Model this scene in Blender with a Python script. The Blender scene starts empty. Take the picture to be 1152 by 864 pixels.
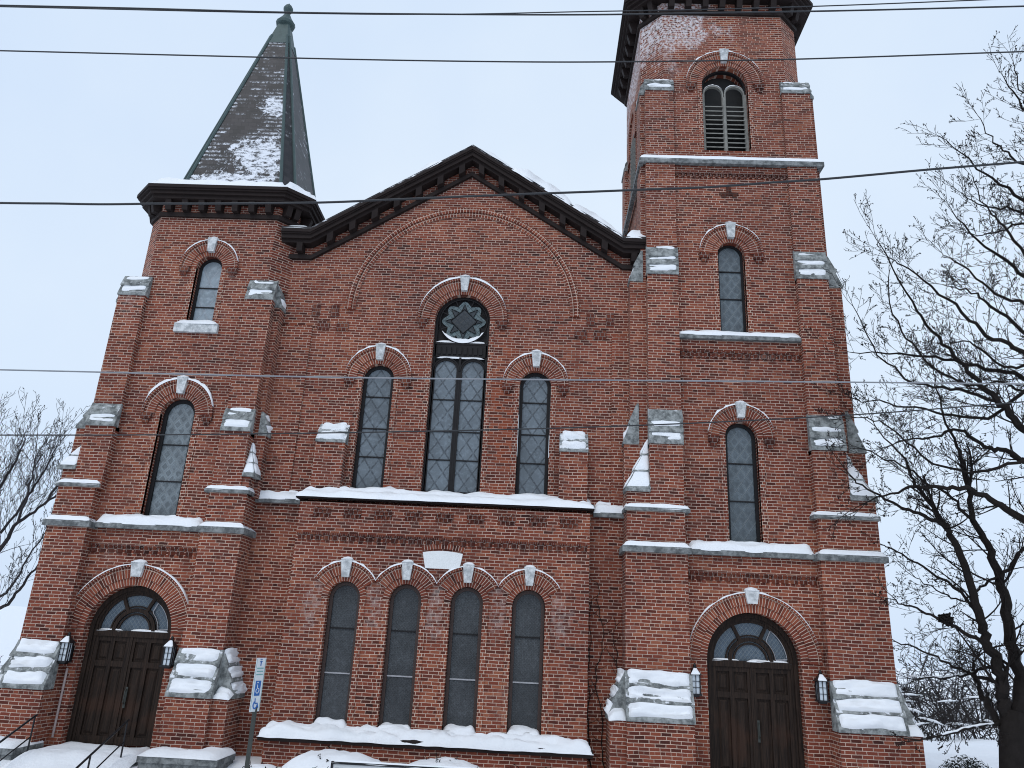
import bpy, bmesh, math, random
import numpy as np
from mathutils import Vector, noise
from mathutils.geometry import tessellate_polygon
R_ = math.radians
random.seed(7)
scene = bpy.context.scene
COL = scene.collection
PI = math.pi

# ------------------------------------------------------------------ camera frame
D = 17.0
YAW, PITCH, ROLL, FPX = R_(2.2658), R_(18.6116), R_(2.8644), 865.0
def cam_axes():
    cy, sy, cp, sp = math.cos(YAW), math.sin(YAW), math.cos(PITCH), math.sin(PITCH)
    f = Vector((-sy*cp, cy*cp, sp)); r = Vector((cy, sy, 0)); u = r.cross(f)
    c, s = math.cos(ROLL), math.sin(ROLL)
    return (r*c + u*s), (u*c - r*s), f
RIGHT, UP, FWD = cam_axes()
def at(px, py, Y):
    """point on the plane y = Y that the photograph shows at pixel (px, py)"""
    d = RIGHT*((px-576)/FPX) - UP*((py-432)/FPX) + FWD
    t = (Y + D)/d.y
    return Vector((d.x*t, Y, d.z*t))

# ------------------------------------------------------------------ helpers
def nz(x, y, z=0.0, s=1.0):
    return noise.noise(Vector((x*s, y*s, z*s)))

class MB:
    def __init__(self):
        self.v = []; self.f = []; self.uv = {}; self.mi = []; self.cur = 0
    def add(self, pts, faces, uvs=None):
        o = len(self.v)
        self.v += [tuple(p) for p in pts]
        for k, fc in enumerate(faces):
            if uvs: self.uv[len(self.f)] = uvs[k]
            self.f.append(tuple(i+o for i in fc)); self.mi.append(self.cur)
    def box(self, x0, x1, y0, y1, z0, z1):
        p = [(x0,y0,z0),(x1,y0,z0),(x1,y1,z0),(x0,y1,z0),(x0,y0,z1),(x1,y0,z1),(x1,y1,z1),(x0,y1,z1)]
        self.add(p, [(0,3,2,1),(4,5,6,7),(0,1,5,4),(1,2,6,5),(2,3,7,6),(3,0,4,7)])
    def hexa(self, p):
        self.add(p, [(0,3,2,1),(4,5,6,7),(0,1,5,4),(1,2,6,5),(2,3,7,6),(3,0,4,7)])
    def loft(self, a, b, cap0=True, cap1=True):
        n = len(a)
        fs = [(i, (i+1) % n, n+(i+1) % n, n+i) for i in range(n)]
        if cap0: fs.append(tuple(range(n-1, -1, -1)))
        if cap1: fs.append(tuple(range(n, 2*n)))
        self.add(list(a)+list(b), fs)
    def prism(self, poly, y0, y1):                     # polygon in x,z
        self.loft([(x, y0, z) for x, z in poly], [(x, y1, z) for x, z in poly])
    def plan(self, poly, z0, z1, cap0=True, cap1=True):  # polygon in x,y
        self.loft([(x, y, z0) for x, y in poly], [(x, y, z1) for x, y in poly], cap0, cap1)
    def tube(self, pts, rad, n=5, cap=True):
        pts = [Vector(p) for p in pts]
        if not hasattr(rad, '__len__'): rad = [rad]*len(pts)
        rings = []
        t0 = None
        for i, p in enumerate(pts):
            t = (pts[min(i+1, len(pts)-1)] - pts[max(i-1, 0)])
            if t.length < 1e-9: t = Vector((0,0,1))
            t.normalize()
            if t0 is None:
                a = Vector((0,0,1)) if abs(t.z) < .9 else Vector((1,0,0))
                s = t.cross(a).normalized()
            else:
                s = (s - t*s.dot(t))
                if s.length < 1e-6: s = t.orthogonal()
                s.normalize()
            t0 = t
            w = t.cross(s)
            rings.append([p + (s*math.cos(2*PI*k/n) + w*math.sin(2*PI*k/n))*rad[i] for k in range(n)])
        o = len(self.v)
        vs = [q for r in rings for q in r]
        fs = []
        for i in range(len(pts)-1):
            for k in range(n):
                fs.append((i*n+k, i*n+(k+1) % n, (i+1)*n+(k+1) % n, (i+1)*n+k))
        if cap:
            fs.append(tuple(range(n-1, -1, -1))); fs.append(tuple((len(pts)-1)*n+k for k in range(n)))
        self.add(vs, fs)
    def lathe(self, cx, cy, prof, n=12):
        vs = []; fs = []
        for r, z in prof:
            for k in range(n):
                vs.append((cx+r*math.cos(2*PI*k/n), cy+r*math.sin(2*PI*k/n), z))
        for i in range(len(prof)-1):
            for k in range(n):
                fs.append((i*n+k, i*n+(k+1) % n, (i+1)*n+(k+1) % n, (i+1)*n+k))
        fs.append(tuple(range(n-1, -1, -1))); fs.append(tuple((len(prof)-1)*n+k for k in range(n)))
        self.add(vs, fs)
    def build(self, name, mat, parent=None, smooth=False, label=None):
        me = bpy.data.meshes.new(name)
        me.from_pydata(self.v, [], self.f)
        if self.uv:
            l = me.uv_layers.new(name='UVMap')
            for p in me.polygons:
                u = self.uv.get(p.index)
                if u:
                    for k, li in enumerate(p.loop_indices): l.data[li].uv = u[k]
        ms = mat if isinstance(mat, (list, tuple)) else [mat]
        for m in ms: me.materials.append(m)
        if len(ms) > 1:
            for p in me.polygons: p.material_index = self.mi[p.index]
        if smooth:
            for p in me.polygons: p.use_smooth = True
        bm = bmesh.new(); bm.from_mesh(me)
        bmesh.ops.recalc_face_normals(bm, faces=bm.faces); bm.to_mesh(me); bm.free()
        me.update()
        return link(name, me, parent, label)
def wpos(o):
    p = Vector((0,0,0))
    while o: p += Vector(o.location); o = o.parent
    return p
def link(name, data, parent=None, label=None):
    o = bpy.data.objects.new(name, data); COL.objects.link(o)
    if parent:
        o.parent = parent; o.location = -wpos(parent)     # meshes are written in world coordinates
    if label: o['label'] = label
    return o
def tag(o, label, cat, group=None, kind=None):
    if label: o['label'] = label
    if cat: o['category'] = cat
    if group: o['group'] = group
    if kind: o['kind'] = kind
    return o
def empty(name, loc, parent=None):
    o = bpy.data.objects.new(name, None); COL.objects.link(o); o.empty_display_size = .2
    o.location = loc
    if parent: o.parent = parent; o.location = Vector(loc) - wpos(parent)
    return o
def node(name, loc=(0,0,0), parent=None): return empty(name, loc, parent)

# ------------------------------------------------------------------ materials
class NT:
    def __init__(self, name):
        self.m = bpy.data.materials.new(name); self.m.use_nodes = True
        self.t = self.m.node_tree; self.t.nodes.clear()
        self.out = self.t.nodes.new('ShaderNodeOutputMaterial')
        self.b = self.t.nodes.new('ShaderNodeBsdfPrincipled')
        self.t.links.new(self.b.outputs[0], self.out.inputs[0])
    def n(self, typ, **kw):
        x = self.t.nodes.new('ShaderNode'+typ)
        for k, v in kw.items(): setattr(x, k, v)
        return x
    def l(self, a, b): self.t.links.new(a, b)
    def put(self, sock, v):
        if hasattr(v, 'is_output'): self.l(v, sock)
        else: sock.default_value = v
    def m_(self, op, a, b=0.0, c=None, clamp=False):
        x = self.n('Math', operation=op, use_clamp=clamp)
        self.put(x.inputs[0], a); self.put(x.inputs[1], b)
        if c is not None: self.put(x.inputs[2], c)
        return x.outputs[0]
    def step(self, v, lo, hi):                         # smooth 0..1 between lo and hi
        x = self.n('MapRange', interpolation_type='SMOOTHSTEP')
        self.put(x.inputs[0], v); x.inputs[1].default_value = lo; x.inputs[2].default_value = hi
        return x.outputs[0]
    def mix(self, f, a, b, mode='MIX'):
        x = self.n('Mix', data_type='RGBA', blend_type=mode)
        self.put(x.inputs[0], f)
        self.put(x.inputs[6], a if hasattr(a, 'is_output') else (*a, 1)); self.put(x.inputs[7], b if hasattr(b, 'is_output') else (*b, 1))
        return x.outputs[2]
    def noise(self, scale, vec=None, detail=3.0, rough=.55):
        x = self.n('TexNoise'); x.inputs['Scale'].default_value = scale; x.inputs['Detail'].default_value = detail
        x.inputs['Roughness'].default_value = rough
        if vec is not None: self.l(vec, x.inputs['Vector'])
        return x.outputs['Fac']
    def ramp(self, f, stops, const=False):
        x = self.n('ValToRGB'); r = x.color_ramp
        if const: r.interpolation = 'CONSTANT'
        while len(r.elements) < len(stops): r.elements.new(.5)
        for e, (p, c) in zip(r.elements, stops): e.position = p; e.color = (*c, 1)
        self.l(f, x.inputs[0]); return x.outputs[0]
    def pos(self):
        g = self.n('NewGeometry'); s = self.n('SeparateXYZ'); self.l(g.outputs['Position'], s.inputs[0])
        q = self.n('SeparateXYZ'); self.l(g.outputs['True Normal'], q.inputs[0])
        self.P = g.outputs['Position']; self.N = q.outputs
        return s.outputs
    def comb(self, x, y, z):
        c = self.n('CombineXYZ')
        for k, v in enumerate((x, y, z)): self.put(c.inputs[k], v)
        return c.outputs[0]
    def bump(self, h, dist=.01, strength=1.0):
        x = self.n('Bump'); x.inputs['Strength'].default_value = strength; x.inputs['Distance'].default_value = dist
        self.l(h, x.inputs['Height']); self.l(x.outputs[0], self.b.inputs['Normal'])
    def set(self, color=None, rough=None, spec=None, metal=None):
        if color is not None: self.put(self.b.inputs['Base Color'], color if hasattr(color, 'is_output') else (*color, 1))
        if rough is not None: self.put(self.b.inputs['Roughness'], rough)
        if spec is not None: self.b.inputs['Specular IOR Level'].default_value = spec
        if metal is not None: self.b.inputs['Metallic'].default_value = metal
        return self.m

BR_STOPS = [(0, (.036,.012,.010)), (.10, (.078,.021,.014)), (.34, (.138,.034,.021)), (.58, (.186,.046,.027)), (.80, (.228,.062,.034)), (.95, (.275,.093,.052))]
def brick_mat(name, uv=False, w=.212, h=.0692, frost=0.0, dark=1.0, mort=(.54,.405,.335), stains=None):
    k = NT(name)
    s = k.pos()
    if uv:
        tc = k.n('UVMap'); sp = k.n('SeparateXYZ'); k.l(tc.outputs[0], sp.inputs[0])
        u, v = sp.outputs[0], sp.outputs[1]
    else:
        ax = k.m_('ABSOLUTE', k.N[0]); ay = k.m_('ABSOLUTE', k.N[1])
        side = k.m_('GREATER_THAN', ax, ay)
        dx = k.m_('SUBTRACT', s[1], s[0])
        u = k.m_('MULTIPLY_ADD', dx, side, s[0]); v = s[2]
    wob = k.noise(1.7, k.P, 2)
    v2 = k.m_('MULTIPLY_ADD', wob, .035, v)
    u2 = k.m_('MULTIPLY_ADD', k.noise(9.0, k.P, 1), .02, u)
    vr = k.m_('DIVIDE', v2, h); row = k.m_('FLOOR', vr); fv = k.m_('FRACT', vr)
    if uv:
        ur = k.m_('DIVIDE', u2, w)
    else:
        hd = k.m_('LESS_THAN', k.m_('ABSOLUTE', k.m_('MODULO', row, 7.0)), .5)
        par = k.m_('ABSOLUTE', k.m_('MODULO', row, 2.0))
        sc = k.m_('MULTIPLY_ADD', hd, 1.0, 1.0)
        ur = k.m_('MULTIPLY', k.m_('DIVIDE', u2, w), sc)
        ur = k.m_('ADD', ur, k.m_('MULTIPLY', par, .5))
        rj = k.n('TexWhiteNoise', noise_dimensions='1D'); k.l(row, rj.inputs['W'])
        ur = k.m_('MULTIPLY_ADD', rj.outputs['Value'], .22, ur)
    colm = k.m_('FLOOR', ur); fu = k.m_('FRACT', ur)
    du = k.m_('MULTIPLY', k.m_('MINIMUM', fu, k.m_('SUBTRACT', 1.0, fu)), w)
    dv = k.m_('MULTIPLY', k.m_('MINIMUM', fv, k.m_('SUBTRACT', 1.0, fv)), h)
    d = k.m_('MINIMUM', du, dv)
    d = k.m_('MULTIPLY_ADD', k.m_('SUBTRACT', k.noise(40, k.P, 1), .5), .006, d)
    m = k.step(d, .0043, .0090)
    wn = k.n('TexWhiteNoise', noise_dimensions='3D'); k.l(k.comb(colm, row, 3.0), wn.inputs['Vector'])
    big = k.noise(.55, k.P, 4, .6)
    val = k.m_('ADD', k.m_('MULTIPLY', wn.outputs['Value'], .82), k.m_('MULTIPLY', k.m_('SUBTRACT', big, .5), .75))
    val = k.m_('ADD', val, .10, clamp=True)
    bc = k.ramp(val, BR_STOPS)
    if dark != 1.0: bc = k.mix(1.0, bc, (dark, dark, dark), 'MULTIPLY')
    soot = k.step(k.noise(1.3, k.P, 5, .65), .50, .78)
    bc = k.mix(k.m_('MULTIPLY', soot, .28), bc, (.055,.03,.028))
    mn = k.noise(2.1, k.P, 4, .6)
    mc = k.mix(k.step(mn, .46, .78), mort, tuple(c*.50 for c in mort))
    c = k.mix(m, mc, bc)
    lg = k.noise(.33, k.P, 3, .55)
    c = k.mix(k.step(lg, .36, .64), k.mix(1.0, c, (.84,.82,.82), 'MULTIPLY'), k.mix(1.0, c, (1.06,1.02,.98), 'MULTIPLY'))
    # dark weather streaks running down the wall
    stv = k.noise(1.0, k.comb(k.m_('MULTIPLY', u, 2.6), k.m_('MULTIPLY', s[2], .22), 0.0), 4, .6)
    c = k.mix(k.m_('MULTIPLY', k.step(stv, .60, .78), .38), c, (.040,.022,.018))
    # pale bloom on the joints and faces
    bl = k.step(k.noise(.8, k.P, 6, .7), .60, .80)
    c = k.mix(k.m_('MULTIPLY', bl, .16), c, (.50,.40,.35))
    if stains:
        sp2 = k.step(k.noise(9, k.P, 4, .7), .42, .62); rg = k.noise(2.4, k.P, 5, .7)
        tot = None
        for (x, z, rx, rz) in stains:
            a = k.m_('DIVIDE', k.m_('SUBTRACT', s[0], x), rx); b_ = k.m_('DIVIDE', k.m_('SUBTRACT', s[2], z), rz)
            d2 = k.m_('ADD', k.m_('SQRT', k.m_('ADD', k.m_('MULTIPLY', a, a), k.m_('MULTIPLY', b_, b_))), k.m_('MULTIPLY_ADD', rg, 2.4, -1.2))
            q = k.m_('SUBTRACT', 1.0, k.step(d2, .55, 1.0)); tot = q if tot is None else k.m_('MAXIMUM', tot, q)
        c = k.mix(k.m_('MULTIPLY', k.m_('MULTIPLY', tot, sp2), .22), c, (.58,.50,.47))
        # brighter replaced bricks right of the middle window
        a = k.m_('DIVIDE', k.m_('SUBTRACT', s[0], -.88), .36); b_ = k.m_('DIVIDE', k.m_('SUBTRACT', s[2], 5.4), 2.3)
        d2 = k.m_('ADD', k.m_('SQRT', k.m_('ADD', k.m_('MULTIPLY', a, a), k.m_('MULTIPLY', b_, b_))), k.m_('MULTIPLY_ADD', k.noise(1.6, k.P, 4, .7), 3.0, -1.5))
        q = k.m_('MULTIPLY', k.m_('SUBTRACT', 1.0, k.step(d2, .5, 1.0)), k.step(wn.outputs['Value'], .25, .35))
        c = k.mix(k.m_('MULTIPLY', q, .42), c, (.27,.060,.022))
    if frost:
        hgt = k.step(s[2], 14.2, 16.6)
        lf = k.step(k.m_('SUBTRACT', 4.9, s[0]), -1.2, 1.6)
        fr = k.m_('MULTIPLY', k.step(k.m_('ADD', k.noise(1.15, k.P, 5, .7), k.m_('MULTIPLY', k.m_('MULTIPLY', hgt, lf), .33)), .62, .76), hgt)
        speck = k.step(k.noise(14, k.P, 3, .6), .38, .62)
        c = k.mix(k.m_('MULTIPLY', k.m_('MULTIPLY', fr, speck), frost), c, (.72,.68,.70))
        low = k.step(s[2], 8.5, 13.5)
        fr2 = k.m_('MULTIPLY', k.step(k.noise(5.0, k.P, 5, .75), .60, .68), k.m_('MULTIPLY', low, k.step(k.m_('SUBTRACT', 3.4, s[0]), -.1, .3)))
        c = k.mix(k.m_('MULTIPLY', fr2, .7), c, (.7,.66,.68))
    k.bump(k.m_('ADD', m, k.m_('MULTIPLY', k.noise(60, k.P, 2), .35)), .006, .8)
    return k.set(c, .9, .25)

def simple(name, col, rough=.6, metal=0, nscale=8, nvar=.25, bump=0, spec=.4):
    k = NT(name); k.pos()
    n = k.noise(nscale, k.P, 4, .6)
    c = k.mix(n, tuple(x*(1-nvar) for x in col), tuple(min(1, x*(1+nvar)) for x in col))
    if bump: k.bump(k.noise(nscale*3, k.P, 4), bump)
    return k.set(c, rough, spec, metal)

def snow_mat():
    k = NT('snow'); k.pos()
    n = k.noise(2.5, k.P, 5, .6); f = k.noise(38, k.P, 3, .6)
    c = k.mix(n, (.80,.825,.86), (.89,.90,.92))
    k.bump(k.m_('ADD', k.m_('MULTIPLY', f, .25), k.noise(9, k.P, 4)), .025, .6)
    return k.set(c, .75, .25)
def stone_mat(name, lo, hi, dust=.62, amount=1.0):
    k = NT(name); s = k.pos()
    n = k.noise(6, k.P, 6, .7)
    c = k.mix(k.step(n, .34, .66), tuple(x*.8 for x in lo), tuple(x*1.15 for x in hi))
    st = k.step(k.noise(2.0, k.comb(k.m_('MULTIPLY', s[0], 3.0), k.m_('MULTIPLY', s[1], 3.0), s[2]), 4, .6), .52, .75)
    c = k.mix(k.m_('MULTIPLY', st, .45), c, tuple(x*.35 for x in lo))
    up = k.m_('ADD', k.m_('MULTIPLY', k.N[2], .55), k.noise(7.0, k.P, 5, .7))
    c = k.mix(k.m_('MULTIPLY', k.step(up, dust, dust+.10), amount), c, (.80,.82,.86))
    k.bump(k.noise(30, k.P, 4), .006)
    return k.set(c, .85, .3)
def lattice_mat(name, base, lead, sc=(7.5, 5.2), lw=.10, spots=None, checker=0.0, rough=.28, mott=.5, spec=.5):
    k = NT(name); s = k.pos()
    a = k.m_('MULTIPLY', s[0], sc[0]); b = k.m_('MULTIPLY', s[2], sc[1])
    p = k.m_('ADD', a, b); q = k.m_('SUBTRACT', a, b)
    fp = k.m_('FRACT', p); fq = k.m_('FRACT', q)
    dp = k.m_('MINIMUM', fp, k.m_('SUBTRACT', 1.0, fp)); dq = k.m_('MINIMUM', fq, k.m_('SUBTRACT', 1.0, fq))
    ln = k.m_('SUBTRACT', 1.0, k.step(k.m_('MINIMUM', dp, dq), lw*.6, lw*1.2))
    wn = k.n('TexWhiteNoise', noise_dimensions='3D'); k.l(k.comb(k.m_('FLOOR', p), k.m_('FLOOR', q), 1.0), wn.inputs['Vector'])
    c = k.mix(k.m_('MULTIPLY', wn.outputs['Value'], .55), base, tuple(x*1.75 for x in base))
    if checker:
        inner = k.step(k.m_('MINIMUM', dp, dq), .16, .22)
        c = k.mix(k.m_('MULTIPLY', inner, checker), c, tuple(x*.35 for x in base))
    c = k.mix(k.m_('MULTIPLY', ln, .8), c, lead)
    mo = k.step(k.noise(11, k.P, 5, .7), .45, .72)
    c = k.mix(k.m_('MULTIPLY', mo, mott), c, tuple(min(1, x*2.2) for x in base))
    vs_ = k.noise(1.0, k.comb(k.m_('MULTIPLY', s[0], 14.0), 0.0, k.m_('MULTIPLY', s[2], .7)), 4, .6)  # streaks here and blotches below paint uneven reflections into the glass colour
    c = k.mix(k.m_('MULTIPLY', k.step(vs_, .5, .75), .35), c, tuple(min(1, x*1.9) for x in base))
    lo = k.noise(.9, k.P, 3, .6)
    c = k.mix(k.m_('MULTIPLY', k.step(lo, .42, .66), .45), c, tuple(x*.55 for x in base))
    k.bump(k.m_('ADD', k.m_('ADD', k.noise(16, k.P, 3), k.m_('MULTIPLY', ln, 1.2)), k.m_('MULTIPLY', wn.outputs['Value'], .5)), .006, .8)
    return k.set(c, rough, spec)

M = {}
M['brick'] = brick_mat('brick_masonry', stains=[(-4.78,.62,.30,.55),(-3.44,.62,.26,.75),(-2.10,.55,.24,.8),(-.76,.62,.24,.7),(.60,.55,.30,.6),(-10.2,7.9,.35,1.2)])
M['brick_frost'] = brick_mat('brick_masonry_frosted', frost=.8)
M['arch'] = brick_mat('brick_arch_radial', uv=True, w=.064, h=.23, mort=(.54,.42,.35))
M['arch_small'] = brick_mat('brick_arch_headers', uv=True, w=.082, h=.112, mort=(.60,.46,.38))
M['jamb'] = brick_mat('brick_jamb_headers', w=.112, mort=(.58,.45,.37))
M['brick_dark'] = brick_mat('brick_dark_course', dark=.62, w=.10, h=.10, mort=(.26,.2,.18))
M['brick_soot'] = brick_mat('brick_sooty', dark=.35, w=.10, h=.10, mort=(.10,.07,.06))
M['snow'] = snow_mat()
M['stone'] = stone_mat('limestone_dusted', (.12,.13,.13), (.30,.315,.31), .80, .85)
M['stone_clean'] = stone_mat('limestone_keystone', (.42,.44,.45), (.60,.61,.61), 1.25, .6)
M['plaque'] = simple('white_plaque', (.74,.75,.75), .7, 0, 14, .10, .004)
M['wood'] = simple('dark_cornice_wood', (.017,.011,.010), .7, 0, 5, .45, .004, .2)
M['door'] = None
M['frame'] = simple('dark_window_frame', (.010,.009,.010), .6, 0, 6, .3, 0, .25)
M['frame_brown'] = simple('brown_window_frame', (.050,.030,.025), .55, 0, 6, .3)
M['bar'] = simple('pale_glazing_bar', (.36,.36,.38), .6, 0, 12, .3)
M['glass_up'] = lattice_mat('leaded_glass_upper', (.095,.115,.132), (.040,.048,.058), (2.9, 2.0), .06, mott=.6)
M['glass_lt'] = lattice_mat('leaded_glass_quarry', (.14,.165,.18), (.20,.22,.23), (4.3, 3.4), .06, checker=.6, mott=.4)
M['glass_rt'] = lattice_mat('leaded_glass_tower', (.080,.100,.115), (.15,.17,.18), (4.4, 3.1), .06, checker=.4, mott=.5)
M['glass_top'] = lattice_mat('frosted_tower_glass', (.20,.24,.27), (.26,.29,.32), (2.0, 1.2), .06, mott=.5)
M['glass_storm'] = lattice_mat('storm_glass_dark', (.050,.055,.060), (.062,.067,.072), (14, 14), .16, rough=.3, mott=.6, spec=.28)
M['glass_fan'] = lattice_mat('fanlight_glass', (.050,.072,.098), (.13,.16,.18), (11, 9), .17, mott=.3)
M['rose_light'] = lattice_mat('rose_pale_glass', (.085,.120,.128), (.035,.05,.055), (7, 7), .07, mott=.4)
M['rose_dark'] = lattice_mat('rose_dark_glass', (.016,.022,.028), (.04,.045,.05), (6, 6), .06, mott=.3)
M['louver'] = simple('weathered_louver', (.21,.205,.185), .85, 0, 9, .55, .004)
M['belfry_shade'] = simple('belfry_cavity_shade', (.02,.02,.02), .8)  # near-black panel colour paints the shade of the hollow belfry
M['copper'] = simple('green_copper', (.055,.085,.083), .55, .2, 6, .35)
M['black'] = simple('black_metal', (.012,.012,.014), .45, .3, 10, .2)
M['lamp_glass'] = simple('frosted_lantern_glass', (.62,.68,.74), .35, 0, 10, .08)
M['sign_white'] = simple('sign_white', (.72,.76,.78), .45, 0, 20, .05)
M['sign_blue'] = simple('sign_blue', (.03,.14,.42), .45, 0, 20, .05)
M['sign_teal'] = simple('sign_teal', (.22,.42,.42), .5, 0, 20, .05)
M['sign_dark'] = simple('sign_dark', (.02,.04,.07), .5, 0, 20, .05)
M['post'] = simple('sign_post_dark', (.045,.05,.045), .6, .2, 20, .3)
M['bark'] = simple('bark', (.019,.016,.015), .95, 0, 9, .4, .01, .1)
M['bark_mid'] = simple('bark_mid', (.030,.026,.025), .95, 0, 9, .4, 0, .1)
M['bark_far'] = simple('bark_far', (.045,.042,.045), .95, 0, 9, .3, 0, .1)
M['wire'] = simple('cable_sheath', (.020,.021,.024), .45, 0, 3, .3)
M['wire_pale'] = simple('cable_snow_and_glint', (.24,.25,.27), .6, 0, 3, .3)  # dark cable coloured pale: snow on it plus painted sky reflection
M['concrete'] = stone_mat('concrete', (.10,.108,.11), (.22,.23,.23), .84, .9)
M['leafdark'] = simple('evergreen_shrub', (.018,.022,.016), .9, 0, 10, .4, 0, .1)
M['paper'] = simple('board_face', (.55,.57,.58), .5, 0, 10, .05)
M['conduit'] = simple('frosted_conduit', (.34,.27,.26), .6, 0, 9, .3)

def door_mat():
    k = NT('door_wood'); s = k.pos()
    g = k.noise(2.2, k.comb(k.m_('MULTIPLY', s[0], 26.0), k.m_('MULTIPLY', s[1], 26.0), k.m_('MULTIPLY', s[2], 1.1)), 5, .65)
    c = k.mix(k.step(g, .35, .7), (.011,.007,.0055), (.038,.023,.016))
    w = k.step(k.noise(1.5, k.P, 3), .50, .68)
    low = k.step(k.m_('MULTIPLY', s[2], -1.0), .5, 1.5)
    c = k.mix(k.m_('MULTIPLY', k.m_('MULTIPLY', w, low), .55), c, (.050,.024,.015))
    k.bump(g, .004)
    return k.set(c, .7, .2)
M['door'] = door_mat()
def slate_mat():
    k = NT('slate_with_snow'); s = k.pos()
    vr = k.m_('DIVIDE', s[2], .150); row = k.m_('FLOOR', vr); fr = k.m_('FRACT', vr)
    h = k.m_('ADD', s[0], k.m_('MULTIPLY', s[1], .7))
    ur = k.m_('ADD', k.m_('DIVIDE', h, .21), k.m_('MULTIPLY', k.m_('ABSOLUTE', k.m_('MODULO', row, 2.0)), .5))
    fu = k.m_('FRACT', ur)
    wn = k.n('TexWhiteNoise', noise_dimensions='2D'); k.l(k.comb(k.m_('FLOOR', ur), row, 0.0), wn.inputs['Vector'])
    c = k.ramp(wn.outputs['Value'], [(0, (.010,.010,.012)), (.5, (.020,.018,.021)), (1, (.033,.029,.032))])
    edge = k.m_('MINIMUM', fr, k.m_('MULTIPLY', k.m_('MINIMUM', fu, k.m_('SUBTRACT', 1.0, fu)), 1.6))
    c = k.mix(k.step(edge, .03, .10), (.012,.012,.014), c)
    # snow caught along the course edges and in two drifts
    st = k.noise(1.0, k.comb(k.m_('MULTIPLY', h, 2.3), k.m_('MULTIPLY', s[2], .8), k.m_('MULTIPLY', row, 1.37)), 6, .8)
    big = k.noise(.75, k.P, 3, .6)
    lip = k.m_('SUBTRACT', 1.0, k.step(fr, .25, .70))
    mask = k.m_('ADD', k.m_('ADD', k.m_('MULTIPLY', st, .75), k.m_('MULTIPLY', big, .55)), k.m_('MULTIPLY', k.step(k.m_('MULTIPLY', k.N[1], -1.0), .75, .85), .07))
    streak = k.m_('MULTIPLY', k.m_('MULTIPLY', k.step(mask, .68, .80), k.step(k.noise(16, k.P, 3, .7), .36, .56)), lip)
    def blob(x, z, rx, rz):
        a = k.m_('DIVIDE', k.m_('SUBTRACT', s[0], x), rx); b = k.m_('DIVIDE', k.m_('SUBTRACT', s[2], z), rz)
        d = k.m_('SQRT', k.m_('ADD', k.m_('MULTIPLY', a, a), k.m_('MULTIPLY', b, b)))
        d = k.m_('ADD', d, k.m_('MULTIPLY', k.m_('SUBTRACT', k.noise(3.0, k.P, 6, .8), .5), 4.2))
        return k.m_('SUBTRACT', 1.0, k.step(d, .85, 1.0))
    front = k.step(k.m_('MULTIPLY', k.N[1], -1.0), .75, .85)
    sn = k.m_('MAXIMUM', streak, k.m_('MULTIPLY', k.m_('MAXIMUM', blob(-7.85, 12.35, .85, .72), k.m_('MAXIMUM', blob(-7.9, 14.3, .40, .40), blob(-8.4, 11.5, 1.3, .22))), front))
    sn = k.m_('MULTIPLY', sn, k.step(k.noise(4.5, k.comb(h, 0.0, k.m_('MULTIPLY', s[2], 2.2)), 6, .8), .40, .50))
    c = k.mix(sn, c, (.78,.80,.85))
    k.bump(k.m_('ADD', fr, k.m_('MULTIPLY', sn, .6)), .02, .7)
    return k.set(c, k.m_('MULTIPLY_ADD', sn, .3, .5), .4)
M['slate'] = slate_mat()

# ------------------------------------------------------------------ shape makers
def snow_patch(mb, p00, p10, p01, p11, th, out, seed=0, nu=None, nt=4, rag=.35, sink=.02, edge=.18, cell=.09, bias=0.0):
    """lumpy snow lying on the quad p00-p10 (front edge) / p01-p11 (back edge); out = direction it piles up in"""
    p00, p10, p01, p11, out = map(Vector, (p00, p10, p01, p11, out))
    L = (p10-p00).length
    if nu is None: nu = max(6, int(L/cell))
    def N(u, t, s): return noise.noise(Vector((u*L*s + seed*13.7, t*2.1*s + seed*3.1, seed*7.7)))
    vs = []; fs = []
    for j in range(nt+1):
        t = j/nt
        for i in range(nu+1):
            u = i/nu
            p = (p00*(1-u)+p10*u)*(1-t) + (p01*(1-u)+p11*u)*t
            eu = min(u, 1-u)*L/edge; et = min(t*1.0, 1.0)*nt/1.0
            pr = math.sqrt(max(0, min(1, eu)))*(.0 if j == 0 else 1.0 if j < nt else .75)
            h = th*pr*(1 + rag*N(u, t, 1.6) + .5*rag*N(u, t, 5.0)) - (sink if pr == 0 else 0) - bias*th
            p = p + out*h
            if j <= 1:   # ragged front lip
                p += (p00-p01).normalized()*th*(.35*N(u, 0, 3.0) + (.12 if j == 1 else 0))
            vs.append(p)
    w = nu+1
    for j in range(nt):
        for i in range(nu):
            fs.append((j*w+i, j*w+i+1, (j+1)*w+i+1, (j+1)*w+i))
    mb.add(vs, fs)

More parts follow.
